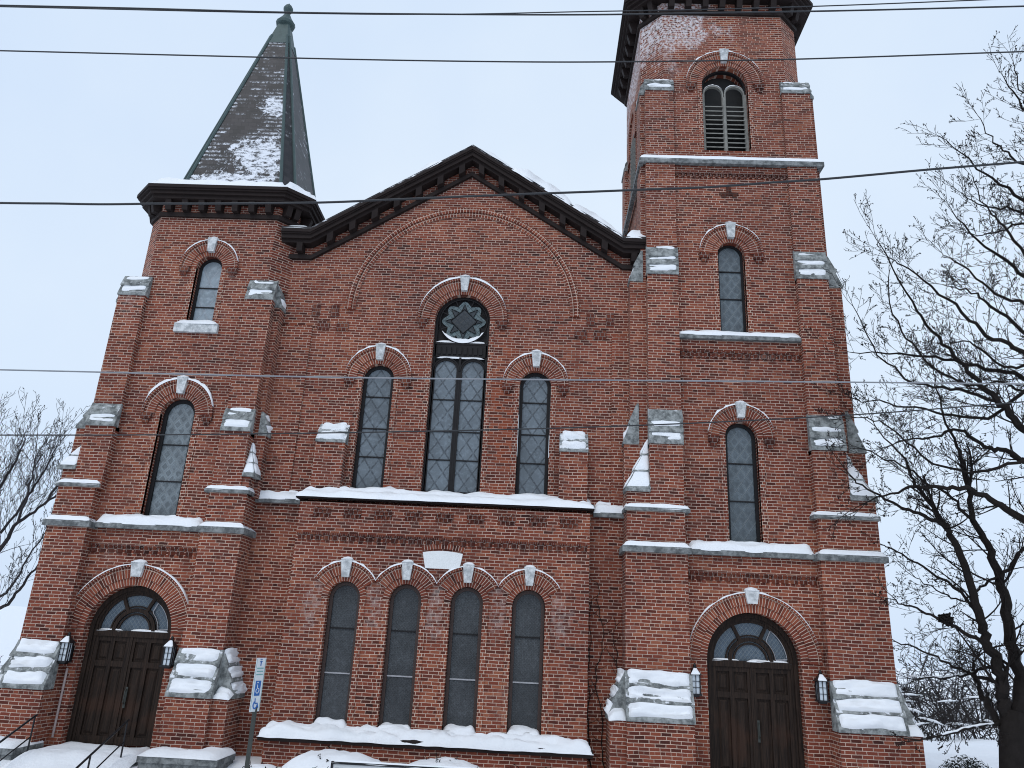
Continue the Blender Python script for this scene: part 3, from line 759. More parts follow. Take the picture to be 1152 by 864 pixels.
# ---- towers
def corner_blocks(mb, cx, out, inn, y0, y1, z0, z1, front_only=False):
    for sx in (-1, 1):
        xa, xb = sorted((cx+sx*out, cx+sx*inn)); mb.box(xa, xb, y0, y1, z0, z1)
def tower(T):
    root = church
    cx, out, inn = T['cx'], T['out'], T['inn']
    c2, core = T['cx2'], T['core']; wy = .28
    dep = 2*core
    bm_ = M['brick_frost'] if T['frost'] else M['brick']
    mb = MB()
    pw = out-inn
    # base, z -2.9 .. -1.38
    for sx in (-1, 1):
        xa, xb = sorted((cx+sx*out, cx+sx*(inn+.0)))
        mb.box(xa-.004, xb+.004, -.28, .6, -2.9, -1.37)
        xs = sorted((cx+sx*(out+.33), cx+sx*(out-.3))); mb.box(xs[0], xs[1], -.15, 1.0, -2.9, -1.375)
        mb.box(xs[0], xs[1], dep-.5, dep+.55, -2.9, -1.375)
    # corner piers up to the first ledge and the second
    for sx in (-1, 1):
        xa, xb = sorted((cx+sx*out, cx+sx*inn))
        mb.box(xa, xb, 0, 1.25, -1.4, 2.06); mb.box(xa+.03, xb-.03, .03, 1.22, 2.05, T['z2'])
        mb.box(xa, xb, dep-.7, dep+.55, -1.4, 2.06); mb.box(xa+.03, xb-.03, dep-.67, dep+.52, 2.05, T['z2'])
    # body behind the front panel
    mb.box(cx-out+.35, cx+out-.35, wy+.5, dep+.2, -2.9, 2.1)
    mb.box(c2-core, c2+core, wy+.5, wy+dep, 2.05, T['zoct'])
    # front panel below and above the ledge
    lo = [(cx-inn-.15,-2.9),(cx+inn+.15,-2.9),(cx+inn+.15,2.12),(cx-inn-.15,2.12)]
    dz = T['door']
    panel_holes(mb, lo, [arch_pts(dz['cx'], -2.6, dz['zs'], dz['r']+.012, 28)], wy, .52)
    a = T['octa']; zt, zo = T['ztop'], T['zoct']; c3 = T['cx3']
    up = [(c2-core,2.1),(c2+core,2.1),(c2+core,zo),(c3+a,zo+.02),(c3+a,zt),(c3-a,zt),(c3-a,zo+.02),(c2-core,zo)]
    hs = [arch_pts(q['cx'], q['zb'], q['zs'], q['r']+.012, 24) for q in T['wins']]
    panel_holes(mb, up, hs, wy, .5)
    # octagonal shaft behind the front panel
    oc = octo(c3, wy+core, a, core)
    for i in range(1, 8):
        p, q = oc[i], oc[(i+1) % 8]
        mb.add([(*p, zo-.1), (*q, zo-.1), (*q, zt), (*p, zt)], [(0,1,2,3)])
    if T['belfry']:
        # blind recess on the left side for the belfry arch
        pass
    # upper buttresses
    for sx in (-1, 1):
        f2o, f2i = c2+sx*core, c2+sx*T['bi']
        xa, xb = sorted((f2o, f2i))
        mb.box(xa-.004, xb+.004, .02, wy+.16, T['z2']-.1, T['zc2'])
        mb.box(xa-.004, xb+.004, .12, wy+.16, T['zc2']-.1, T['zc3'])
        if T['zc4']: mb.box(xa-.004, xb+.004, .19, wy+.1, T['zc3']-.1, T['zc4'])
        s0, s1 = c2+sx*(out-.02 - abs(cx-c2)), c2+sx*(core-.2)
        for (ya, yb) in ((T['ya'], 1.02), (wy+dep-.75, wy+dep-.1)):
            x0, x1 = sorted((cx+sx*(out+T['s2']), s1)); mb.box(x0, x1, ya, yb, T['z2']-.1, T['zc2']+.05)
            x0, x1 = sorted((c2+sx*(core+T['s3']), s1)); mb.box(x0, x1, ya+.003, yb-.003, T['zc2']-.1, T['zc3'])
            if T['zc4']:
                x0, x1 = sorted((c2+sx*(core+.13), s1)); mb.box(x0, x1, ya+.006, yb-.006, T['zc3']-.1, T['zc4'])
        # block under the corner pyramid
        x0, x1 = sorted((cx+sx*(out-.03), c2+sx*(core-.01))); mb.box(x0, x1, .05, .42, T['z2']-.1, T['zp'])
    wall = mb.build(T['name'], bm_, root, False, T['label'])
    # caps
    for sx in (-1, 1):
        xa, xb = sorted((cx+sx*out, cx+sx*inn)); fr = frameR if sx > 0 else frameL
        sv = lambda x: x if sx > 0 else -x
        cap(root, frameF, xa-.02, xb+.02, .28, 0.0, -1.36, -.42, 3, .085, cx+sx*3)
        cap(root, fr, .02, 1.05, sv(cx+sx*(out+.33)), sv(cx+sx*out), -1.37, -.43, 3, .075, cx+sx*5)
        xa, xb = sorted((c2+sx*core, c2+sx*T['bi']))
        cap(root, frameF, xa-.025, xb+.025, -.02, -.125, T['zc2']-.02, T['zc2']+T['h2'], T['n2'], T['sn'], cx+sx*7, lip=.06)
        cap(root, fr, T['ya']-.02, 1.04, sv(cx+sx*(out+T['s2'])), sv(c2+sx*(core+T['s3']-(.15 if T['dz2'] else 0))), T['zc2']+(.03 if T['dz2'] else -.02), T['zc2']+T['h2']+T['dz2'], 2, .05, cx+sx*9)
        cap(root, frameF, xa-.025, xb+.025, -.12, -.25 if not T['zc4'] else -.195, T['zc3']-.02, T['zc3']+T['h3'], T['n3'], T['sn']*.8, cx+sx*11, lip=.06)
        cap(root, fr, T['ya']-.02, 1.04, sv(c2+sx*(core+T['s3'])), sv(c2+sx*(core+(.13 if T['zc4'] else 0))), T['zc3']-.12, T['zc3']+T['h3']-.05, 2, .03, cx+sx*13)
        cap(root, fr, wy+dep-.77, wy+dep-.08, sv(c2+sx*(core+T['s3'])), sv(c2+sx*(core+(.13 if T['zc4'] else 0))), T['zc3']-.12, T['zc3']+T['h3']-.05, 2, .03, cx+sx*14)
        if T['zc4']:
            cap(root, frameF, xa-.02, xb+.025, -.19, -.28, T['zc4']-.02, T['zc4']+.42, 2, .035, cx+sx*15, lip=.08)
            cap(root, fr, T['ya']-.02, 1.04, sv(c2+sx*(core+.13)), sv(c2+sx*core), T['zc4']-.05, T['zc4']+.40, 2, .02, cx+sx*16)
            cap(root, fr, wy+dep-.77, wy+dep-.08, sv(c2+sx*(core+.13)), sv(c2+sx*core), T['zc4']-.05, T['zc4']+.40, 2, .02, cx+sx*17)
        # snow heaped on the corner shelf between the two base caps
        xs = sorted((cx+sx*(out-.02), cx+sx*(out+.36))); sbm = MB()
        snow_patch(sbm, (xs[0],-.19,-1.37), (xs[1],-.19,-1.37), (xs[0],.05,-1.28), (xs[1],.05,-1.28), .13, (0,-.2,1), cx+sx, 10, 6, .8, .0, .10)
        sbm.build('corner_snow', M['snow'], wall, True)
        # corner pyramid filling the notch
        x0, x1 = cx+sx*(out+.02+max(0,T['s2'])), c2+sx*(core+.0)
        zb_ = T['zp']; zt_ = zb_+T['hp']; mb = MB(); sbm = MB(); n = 3
        yb, yf = .40, -.0
        ax, ay = x1, .30
        for k in range(n):
            t0, t1 = k/n, (k+1)/n
            def ring(t, z, g=0):
                return [(x0+(ax-x0)*t-sx*0-(-sx)*0, yf+(ay-yf)*t-g, z), (x1+sx*.0, yf+(ay-yf)*t-g, z), (x1, yb, z), (x0+(ax-x0)*t+sx*g, yb, z)]
            za, zc = zb_+(zt_-zb_)*t0, zb_+(zt_-zb_)*t1
            A = ring(t0, za, .012); B = ring(min(t1+.06, .995), zc, 0)
            mb.loft(A, B)
            snow_patch(sbm, A[0], A[1], B[0], B[1], .03, Vector((sx*.3,-1,.4)).normalized(), cx+k, 10, 4, .8, .02, .05)
            snow_patch(sbm, A[3], A[0], B[3], B[0], .03, Vector((sx*1,-.3,.4)).normalized(), cx+k+4, 8, 4, .6, .02, .05)
        mb.box(min(x0,x1)-.0, max(x0,x1)-.002, yf-.015, yb, zb_-.07, zb_)
        pc = mb.build('corner_cap', M['stone'], root); sbm.build('snow', M['snow'], pc, True)
        # ledges of the corner piers
        xo, xi = cx+sx*out, cx+sx*inn
        path = [(xi, wy), (xi, 0), (xo, 0), (xo, 1.25)]
        if sx < 0: path = path[::-1]
        runs = {1: .022}
        ledge(root, path, 2.0, .13, .075, .10, .04, cx+sx*21, snow_runs=runs)
        path2 = [(xi-sx*.03, wy), (xi-sx*.03, .03), (xo-sx*.03, .03), (xo-sx*.03, 1.22)]
        if sx < 0: path2 = path2[::-1]
        ledge(root, path2, T['z2']-.08, .08, .05, .08, .03, cx+sx*23)
    ledge(root, [(cx-inn+.08, wy), (cx+inn-.08, wy)], 2.03, .11, .13, .12, .105, cx+31)
    dentils(wall, cx-inn, cx+inn, wy, 1.50, 1.68, int(2*inn/.19))
    return church, wall

LT = dict(name='corner_tower', label='shorter brick tower on the left with a snowy slate spire', cx=-8.68, out=2.2, inn=1.285, cx2=-8.61, core=1.93, cx3=-8.47, octa=1.52, bi=1.27, ztop=10.5, zoct=8.25,
          z2=2.98, zc2=4.36, h2=.56, n2=2, zc3=7.74, h3=.56, n3=2, zc4=None, s3=.14, s2=.07, dz2=0.0, ya=.36, zp=3.36, hp=.78, sn=.035, belfry=False, frost=False,
          door=dict(cx=-8.74, r=.945, zs=-.14), wins=[dict(cx=-8.555, r=.40, zs=4.76, zb=2.25), dict(cx=-8.475, r=.315, zs=8.625, zb=7.12)])
RT = dict(name='bell_tower', label='tall brick bell tower on the right with louvered belfry', cx=4.725, out=2.755, inn=1.42, cx2=4.71, core=2.19, cx3=4.67, octa=1.64, bi=1.45, ztop=17.45, zoct=14.3,
          z2=2.98, zc2=4.46, h2=.84, n2=3, zc3=8.78, h3=.78, n3=3, zc4=14.32, s3=.40, s2=-.01, dz2=.18, ya=.36, zp=3.40, hp=1.2, sn=.035, belfry=True, frost=True,
          door=dict(cx=4.69, r=.97, zs=-.12), wins=[dict(cx=4.65, r=.355, zs=4.74, zb=2.25), dict(cx=4.62, r=.32, zs=9.46, zb=7.3), dict(cx=4.67, r=.60, zs=14.61, zb=12.50)])
lt, ltw = tower(LT)
rt, rtw = tower(RT)
WY = .28
q = LT['wins']
window(lt, q[0]['cx'], 2.25, q[0]['zs'], q[0]['r'], WY, .85, 'glass_lt', (4.05, 3.18), depth=.2, frame_w=.085, snow_th=.10)
wn = window(lt, q[1]['cx'], 7.12, q[1]['zs'], q[1]['r'], WY, .74, 'glass_top', (8.13, 7.60), depth=.2, frame_w=.06, snow_th=.05)
mb = MB(); mb.box(-9.03, -7.95, WY-.10, WY+.15, 6.83, 7.06); sl = mb.build('window_sill', M['stone_clean'], lt)
mb = MB(); snow_patch(mb, (-9.03,WY-.11,7.06), (-7.95,WY-.11,7.06), (-9.03,WY+.15,7.07), (-7.95,WY+.15,7.07), .08, (0,0,1), 77, None, 4, .5); mb.build('snow', M['snow'], sl, True)
q = RT['wins']
window(rt, q[0]['cx'], 2.25, q[0]['zs'], q[0]['r'], WY, .76, 'glass_rt', (4.15, 3.28), depth=.2, frame_w=.07, snow_th=.06)
window(rt, q[1]['cx'], 7.3, q[1]['zs'], q[1]['r'], WY, .79, 'glass_rt', (9.05, 8.30), depth=.2, frame_w=.05, snow_th=.05)
ledge(rt, [(4.71-1.46, WY), (4.71+1.46, WY)], 7.12, .10, .12, .07, .075, 61)
dentils(rtw, 4.71-1.45, 4.71+1.45, WY, 6.66, 6.84, 15)
dentils(rtw, 4.71-1.45, 4.71+1.45, WY, 11.66, 11.80, 20)
# belt under the belfry
pth = [(4.71-2.19-.13, 4.7), (4.71-2.19-.13, .36), (4.71-2.19, .36), (4.71-2.19, .19), (4.71-1.45, .19), (4.71-1.45, WY), (4.71+1.45, WY), (4.71+1.45, .19), (4.71+2.19, .19), (4.71+2.19, .36), (4.71+2.32, .36), (4.71+2.32, 4.7)]
pth = [(2.40, 4.4), (2.40, .19), (7.02, .19), (7.02, 4.4)]
ledge(rt, pth, 12.0, .13, .06, .12, .035, 63, snow_runs={1: .02})
# small brick cross
mb = MB(); mb.box(4.40, 4.88, WY-.03, WY+.03, 11.14, 11.22); mb.box(4.58, 4.70, WY-.03, WY+.03, 11.22, 11.38); mb.box(4.45,4.55,WY-.03,WY+.03,11.08,11.14); mb.box(4.73,4.83,WY-.03,WY+.03,11.08,11.14)
mb.build('brick_cross', M['brick_soot'], rtw)
# belfry opening
b = q[2]
wn = window(rt, b['cx'], 12.5, b['zs'], b['r'], WY, 1.04, 'belfry_shade', (), depth=.22, pane=False, frame='frame', frame_w=.05, snow_th=.05, name='belfry_window')
mb = MB(); yl = WY+.2
mb.box(b['cx']-.03, b['cx']+.03, yl-.08, yl+.02, 12.3, 14.30)
for sx in (-1, 1):
    arch_strip(mb, b['cx']+sx*.285, 12.4, 14.42, .235, .275, yl-.06, yl+.03, 14)
    mb.box(b['cx']+sx*.57-.03, b['cx']+sx*.57+.03, yl-.07, yl+.02, 12.3, 14.4)
mb.build('mullion', M['louver'], wn)
mb = MB()
for sx in (-1, 1):
    for k in range(12):
        z = 12.42+k*.143; x0, x1 = b['cx']+sx*.285-.235, b['cx']+sx*.285+.235
        mb.hexa([(x0,yl-.09,z),(x1,yl-.09,z),(x1,yl-.09,z-.03),(x0,yl-.09,z-.03),(x0,yl+.03,z+.075),(x1,yl+.03,z+.075),(x1,yl+.03,z+.045),(x0,yl+.03,z+.045)])
mb.build('louver', M['louver'], wn)
mb = MB(); mb.add([(x, yl+.26, z) for x, z in arch_pts(b['cx'], 12.3, b['zs'], b['r'])], [tuple(range(23))]); mb.build('cavity_shade_panel', M['belfry_shade'], wn)  # dark sheet stands for the shaded hollow behind the louvers
mb = MB()
for sx in (-1, 1): snow_arc(mb, b['cx']+sx*.285, 14.42, .275, yl-.06, yl, .028, .3, PI-.3, 14, sx)
mb.build('mullion_snow', M['snow'], wn, True)
# belfry opening on the tower's left side: dark panel painting the recess shade, louvers and hood
wn = node('belfry_window', (2.5, 2.4, 12.5), rt)
def sidearch(mb, r0, r1, x0, x1, z_s, zb, n=16):
    cy = WY+2.19
    def line(r): return [(cy+r, zb)] + [(cy+r*math.cos(PI*k/n), z_s+r*math.sin(PI*k/n)) for k in range(n+1)] + [(cy-r, zb)]
    a_, b_ = line(r0), line(r1)
    for i in range(len(a_)-1):
        mb.loft([(x0, *a_[i]), (x0, *a_[i+1]), (x0, *b_[i+1]), (x0, *b_[i])], [(x1, *a_[i]), (x1, *a_[i+1]), (x1, *b_[i+1]), (x1, *b_[i])])
mb = MB(); sidearch(mb, .6, .9, 2.42, 2.6, 14.6, 14.0); sidearch(mb, .6, .72, 2.47, 2.6, 14.6, 12.4); mb.build('brick_arch', M['brick'], wn)
mb = MB(); cyy = WY+2.19
mb.add([(2.505, y, z) for y, z in arch_pts(cyy, 12.4, 14.6, .6)], [tuple(range(23))]); mb.build('cavity_shade_panel', M['belfry_shade'], wn)
mb = MB()
for k in range(15): mb.box(2.46, 2.50, cyy-.58, cyy+.58, 12.42+k*.14, 12.46+k*.14)
mb.build('louver', M['louver'], wn)

# ---- octagonal cornices and roofs
def oct_cornice(root, cx, cy, a, b, z, over, hgt, fw):
    cn = node('cornice', (cx, cy-b, z), root)
    mb = MB()
    k = a/b
    def O(e): return octo(cx, cy, a+e*.62, b+e)
    mb.plan(O(.07), z, z+.12)
    z1 = z+.12+hgt
    mb.plan(O(over*.72), z1, z1+.10); mb.plan(O(over*.88), z1+.10, z1+.19); mb.plan(O(over), z1+.19, z1+.24); mb.plan(O(over+.035), z1+.24, z1+.24+fw)
    mb.build('moulding', M['wood'], cn)
    oc = octo(cx, cy, a, b)
    cnt = {0: 7, 1: 2, 7: 2, 2: 7, 6: 7}
    for i, n in cnt.items():
        p, q_ = Vector((*oc[i], 0)), Vector((*oc[(i+1) % 8], 0))
        d = (q_-p); L = d.length; d.normalize(); o = Vector((d.y, -d.x, 0))
        for j in range(n):
            t = (j+.5)/n*L if n > 2 else L*(.30+.40*j)
            c = p+d*t
            e = over*.66
            w_ = .075
            pts = []
            for zz, ee in ((z+.125, e*.72), (z1-.001, e)):
                A_, B_ = c-d*w_-o*.03, c+d*w_-o*.03
                pts += [(*(c-d*w_+o*ee).xy, zz), (*(c+d*w_+o*ee).xy, zz), (*B_.xy, zz), (*A_.xy, zz)]
            m2 = MB(); m2.hexa(pts); m2.build('bracket', M['wood'], cn)
    return cn, z1+.24+fw
ltcy = WY+1.93; rtcy = WY+2.19
cn, zl = oct_cornice(lt, -8.45, ltcy, 1.52, 1.93, 10.03, .42, .27, .09)
cn, zr = oct_cornice(rt, 4.67, rtcy, 1.64, 2.19, 16.95, .46, .30, .10)
# bell tower roof (out of frame above)
mb = MB(); mb.loft([(x, y, zr) for x, y in octo(4.67, rtcy, 1.9, 2.6)], [(x, y, zr+1.2) for x, y in octo(4.67, rtcy, .7, 1.0)]); mb.build('low_roof', M['slate'], rt)
# spire
SX, SY = -8.44, ltcy+.02
sp = node('spire', (SX, SY, zl), lt)
def spo(z):
    t = (z-11.1)/(18.35-11.1); bb = 1.64*(1-t)+.115*t
    return octo(SX-.05*t, SY, bb*.81, bb)
mb = MB(); mb.loft([(*p, 10.9) for p in spo(10.9)], [(*p, 17.5) for p in spo(17.5)]); mb.build('slate_face', M['slate'], sp)
mb = MB()
for i in range(8): mb.tube([(*spo(10.95)[i], 10.95), (*spo(17.5)[i], 17.5)], .045, 6)
mb.build('hip_roll', M['copper'], sp)
mb = MB()
def e_(o): return [(SX+(x-SX)*1.04, SY+(y-SY)*1.04) for x, y in o]
mb.loft([(*p, 17.15) for p in e_(spo(17.15))], [(*p, 18.22) for p in e_(spo(18.22))])
mb.lathe(SX-.05, SY, [(.13,18.05),(.28,18.12),(.30,18.2),(.27,18.24),(.16,18.42),(.09,18.58),(.07,18.64),(.10,18.67),(.145,18.75),(.15,18.82),(.10,18.92),(.05,18.95),(.02,19.02)], 14)
mb.build('copper_finial', M['copper'], sp)
mb = MB()
eo = octo(-8.45, ltcy, 1.52+.42*.62+.0, 1.93+.42+.0); so = octo(SX, SY, 1.33, 1.64)
for i in range(8):
    p, q_ = eo[i], eo[(i+1) % 8]; r0, r1 = so[i], so[(i+1) % 8]
    mb.add([(*p, zl), (*q_, zl), (*r1, 11.05), (*r0, 11.05)], [(0,1,2,3)])
mb.build('eave_apron', M['copper'], sp)
mb = MB()
for i in (7, 0, 1, 2, 6):
    p, q_ = eo[i], eo[(i+1) % 8]; r0, r1 = so[i], so[(i+1) % 8]
    L = (Vector(q_)-Vector(p)).length
    snow_patch(mb, (*p, zl), (*q_, zl), (*r0, 11.12), (*r1, 11.12), .17, (0,0,1), 90+i, max(10, int(L/.1)), 6, .45, .0, .02)
mb.build('snow', M['snow'], sp, True)

# ---- doors
def door(root, c, r, zs, Rh):
    d = node('door', (c, .5, -2.42), root)
    yd = WY+.30; zt = zs-.06
    mb = MB(); arch_strip(mb, c, -2.6, zs, r-.09, r, yd-.10, yd+.06, 28); arch_strip(mb, c, -2.6, zs, r-.14, r-.09, yd-.05, yd+.06, 28)
    mb.box(c-r+.1, c+r-.1, yd-.06, yd+.05, zt-.07, zt+.06)
    mb.build('frame', M['door'], d)
    ri = r-.14
    mb = MB(); hood_ring(mb, c, zt+.06, .40, .48, yd-.05, yd+.05, n=20)
    for t in (PI/3+.06, 2*PI/3-.06):
        for s_ in (0,):
            u = Vector((math.cos(t), 0, math.sin(t))); w_ = Vector((-math.sin(t), 0, math.cos(t)))*.035
            a_, b_ = Vector((c, yd-.045, zt+.06))+u*.45, Vector((c, yd-.045, zt+.06))+u*(ri+.05)
            mb.hexa([a_-w_, a_+w_, a_+w_+Vector((0,.08,0)), a_-w_+Vector((0,.08,0)), b_-w_, b_+w_, b_+w_+Vector((0,.08,0)), b_-w_+Vector((0,.08,0))])
    hood_ring(mb, c, zs, ri-.05, ri+.01, yd-.03, yd+.05, n=24)
    hood_ring(mb, c, zt+.06, .335, .375, yd-.03, yd+.03, n=20)
    hood_ring(mb, c, zt+.06, .505, .535, yd-.03, yd+.03, n=20)
    mb.build('fanlight_bar', M['door'], d)
    mb = MB(); pts = [(c-ri, zt), (c+ri, zt)]+[(c+ri*math.cos(PI*k/24), zs+ri*math.sin(PI*k/24)) for k in range(25)]
    mb.add([(x, yd+.01, z) for x, z in pts], [tuple(range(len(pts)))]); mb.build('fanlight_pane', M['glass_fan'], d)
    # pale bead round the right-hand pane
    o = Vector((c, yd-.02, zt+.06))
    def pp(t, rr): return (o.x+rr*math.cos(t), o.y, o.z+rr*math.sin(t))
    arc = [pp(t, ri-.05) for t in np.linspace(.08, .95, 10)]
    mb = MB(); mb.tube([pp(.08, .54)]+arc+[pp(.88, .56)]+[pp(t, .53) for t in np.linspace(.8, .1, 6)], .012, 5)
    mb.build('pale_bead', M['bar'], d)
    z0, z1 = -2.42, zt-.07
    for sx in (-1, 1):
        xa, xb = sorted((c+sx*.006, c+sx*ri))
        mb = MB(); W = xb-xa
        mb.box(xa, xb, yd+.02, yd+.05, z0, z1)
        st = .085; zm0, zm1 = z1-.62, z1-.50
        for u0, u1 in ((0, st), (W/2-st/2, W/2+st/2), (W-st, W)): mb.box(xa+u0, xa+u1, yd-.03, yd+.03, z0+.002, z1-.002)
        for za, zb_ in ((z0, z0+.16), (zm0, zm1), (z1-.10, z1)): mb.box(xa+.001, xb-.001, yd-.027, yd+.03, za+.003, zb_-.001)
        for u0, u1 in ((st, W/2-st/2), (W/2+st/2, W-st)):
            for za, zb_ in ((z0+.16, zm0), (zm1, z1-.10)):
                m_ = .045
                A = [(xa+u0+m_, yd+.012, za+m_), (xa+u1-m_, yd+.012, za+m_), (xa+u1-m_, yd+.012, zb_-m_), (xa+u0+m_, yd+.012, zb_-m_)]
                n_ = m_+.035
                B = [(xa+u0+n_, yd-.008, za+n_), (xa+u1-n_, yd-.008, za+n_), (xa+u1-n_, yd-.008, zb_-n_), (xa+u0+n_, yd-.008, zb_-n_)]
                mb.loft(A, B)
        mb.build('door_leaf', M['door'], d)
    mb = MB(); mb.box(c-.03, c+.03, yd-.05, yd+.0, z0+.0, z1); mb.build('astragal', M['door'], d)
    mb = MB(); mb.tube([(c+.10, yd-.04, -1.62), (c+.10, yd-.09, -1.58), (c+.10, yd-.09, -1.36), (c+.10, yd-.04, -1.32)], .014, 6); mb.box(c+.075, c+.125, yd-.035, yd-.025, -1.70, -1.28)
    mb.build('handle', M['post'], d)
    # snow on the transom
    mb = MB(); snow_patch(mb, (c-r+.12, yd-.06, zt+.06), (c-.2, yd-.06, zt+.06), (c-r+.12, yd, zt+.065), (c-.2, yd, zt+.065), .025, (0,0,1), c, None, 3, 1.0)
    snow_patch(mb, (c-.1, yd-.06, zt+.06), (c+r-.12, yd-.06, zt+.06), (c-.1, yd, zt+.065), (c+r-.12, yd, zt+.065), .03, (0,0,1), c+2, None, 3, 1.0)
    mb.build('transom_snow', M['snow'], d, True)
    # brick arch
    mb = MB()
    hood_ring(mb, c, zs, r+.012, r+.17, WY-.015, WY+.1, n=40)
    hood_ring(mb, c, zs, r+.17, Rh-.045, WY-.04, WY+.1, n=48); hood_ring(mb, c, zs, Rh-.045, Rh, WY-.085, WY+.1, n=48)
    mb.build('brick_arch', M['arch'], d)
    _, sb = keystone(d, c, zs+r+.19, zs+Rh+.06, .21, .31, WY-.13, WY+.05)
    snow_arc(sb, c, zs, Rh, WY-.085, WY, .03, .3, PI-.2, 40, c); sb.build('snow', M['snow'], d, True)
    return d
door(lt, -8.74, .945, -.14, 1.40)
door(rt, 4.69, .97, -.12, 1.39)
# conduit beside the left door
mb = MB(); mb.tube([(-9.86, WY-.03, -.95), (-9.86, WY-.03, -2.3)], .024, 8); mb.build('conduit_pipe', M['conduit'], lt)

# ------------------------------------------------------------------ wall lanterns
def lantern(x, y, z, wx, label):
    t = empty('wall_lantern', (x, WY, z)); tag(t, label, 'lantern', 'black wall lanterns beside the doors')
    hw = .085
    mb = MB()
    for sx in (-1, 1):
        for sy in (-1, 1): mb.box(x+sx*hw-.011, x+sx*hw+.011, y+sy*hw-.011, y+sy*hw+.011, z, z+.36)
        mb.box(x+sx*hw-.007, x+sx*hw+.007, y-.006, y+.006, z, z+.36)
    mb.box(x-.006, x+.006, y-hw-.008, y-hw+.004, z, z+.36)
    for k in (1, 2): mb.box(x-hw, x+hw, y-hw-.006, y-hw+.003, z+.12*k-.005, z+.12*k+.005)
    mb.box(x-.115, x+.115, y-.115, y+.115, z-.035, z); mb.box(x-.07, x+.07, y-.07, y+.07, z-.065, z-.035)
    mb.loft([(x-.125,y-.125,z+.36),(x+.125,y-.125,z+.36),(x+.125,y+.125,z+.36),(x-.125,y+.125,z+.36)], [(x-.045,y-.045,z+.47),(x+.045,y-.045,z+.47),(x+.045,y+.045,z+.47),(x-.045,y+.045,z+.47)])
    mb.lathe(x, y, [(.04,.47+z),(.05,.50+z),(.03,.52+z),(.035,.545+z),(.008,.59+z)], 8)
    mb.build('cage', M['black'], t)
    mb = MB(); mb.box(x-hw+.012, x+hw-.012, y-hw+.012, y+hw-.012, z+.002, z+.358); mb.build('glass', M['lamp_glass'], t)
    mb = MB(); mb.box(x-.03, x+.03, y+.08, WY+.02, z+.10, z+.16); mb.box(x-.055, x+.055, WY-.022, WY+.012, z-.02, z+.30); mb.build('bracket', M['black'], t)
    mb = MB(); snow_patch(mb, (x-.115,y-.12,z+.37), (x+.115,y-.12,z+.37), (x-.04,y-.03,z+.475), (x+.04,y-.03,z+.475), .03, (0,-.4,1), x, 8, 4, .7, .01, .05)
    mb.build('snow', M['snow'], t, True)
lantern(-9.87, .06, -.80, 0, 'snow capped black lantern left of the door under the slate spire')
lantern(-7.63, .06, -.78, 0, 'snow capped black lantern right of the door under the slate spire')
lantern(3.41, .10, -.80, 0, 'slim black lantern left of the bell tower door, by a thick snowy cap')
lantern(5.97, .06, -.80, 0, 'black lantern right of the bell tower door, with snow on its hood')

# ------------------------------------------------------------------ ground, steps, things in front
def ground_z(x, y):
    base = -2.55
    if y < -1.0: base = -2.55 - .65*min(1, (-1.0-y)/5.0)**.8
    if y > 8: base = -2.6-.9*min(1, (y-8)/20)
    if x < -12 and y > 5: base += min(9, (-12-x)*.05)*min(1, (y-5)/30)
    far = min(1, max(0, (math.hypot(x, y)-10)/20))
    n = .16*nz(x*.35, y*.35, 1.3)+.06*nz(x*1.3, y*1.3, 4.0)+far*.5*nz(x*.06, y*.06, 9)
    return base+n
xs = [-400,-250,-150,-90,-60,-40]+[-30+.5*i for i in range(121)]+[40,60,90,150,250,400]
ys = [-120,-80,-50,-35,-25]+[-20+.5*i for i in range(81)]+[24,30,36,45,60,80,120,200,320,500]
xs = sorted(set([x for x in xs if x < -13 or x > 13]+[-13+.2*i for i in range(131)])); ys = sorted(set([y for y in ys if y < -5 or y > 2]+[-5+.2*i for i in range(36)]))
mb = MB(); w_ = len(xs)
mb.add([(x, y, ground_z(x, y)) for y in ys for x in xs], [(j*w_+i, j*w_+i+1, (j+1)*w_+i+1, (j+1)*w_+i) for j in range(len(ys)-1) for i in range(w_-1)])
g = mb.build('snowy_ground', M['snow'], None, True); tag(g, 'snow covered ground around the church', None, None, 'structure')

# stone landing and steps with snow at the left door
def steps(c, label):
    t = empty('entrance_steps', (c, -.6, -2.9)); tag(t, label, 'steps', 'snow covered entrance steps')
    mb = MB()
    mb.box(c-1.15, c+1.15, -.60, .55, -3.2, -2.52)
    for k in range(4): mb.box(c-1.15, c+1.15, -.60-.32*(k+1), -.60-.32*k-.001, -3.4, -2.52-.13*(k+1))
    mb.build('stone_tread', M['concrete'], t)
    mb = MB()
    snow_patch(mb, (c-1.15,-2.2,-3.0), (c+1.15,-2.2,-3.0), (c-1.15,-.55,-2.50), (c+1.15,-.55,-2.50), .13, (0,0,1), c, 24, 10, .5, .0, .2)
    snow_patch(mb, (c-1.15,-.62,-2.50), (c+1.15,-.62,-2.50), (c-1.0,.50,-2.49), (c+1.0,.50,-2.49), .09, (0,0,1), c+1, 24, 8, .5, .0, .2)
    mb.build('snow', M['snow'], t, True)
steps(-8.74, 'snow buried steps up to the door under the slate spire')
steps(4.69, 'snow buried steps up to the bell tower door')
def cheek(x0, x1, y0, y1, z0, z1, label):
    mb = MB(); mb.box(x0, x1, y0, y1, z0, z1); mb.box(x0-.03, x1+.03, y0-.04, y1, z1, z1+.11)
    t = empty('stone_curb', ((x0+x1)/2, y0, z0)); tag(t, label, 'curb', 'low stone curbs beside the steps')
    mb.build('stone_block', M['concrete'], t)
    mb = MB(); snow_patch(mb, (x0-.03,y0-.05,z1+.11), (x1+.03,y0-.05,z1+.11), (x0-.03,y1,z1+.12), (x1+.03,y1,z1+.12), .10, (0,0,1), x0, None, 5, .8, .0, .15); mb.build('snow', M['snow'], t, True)
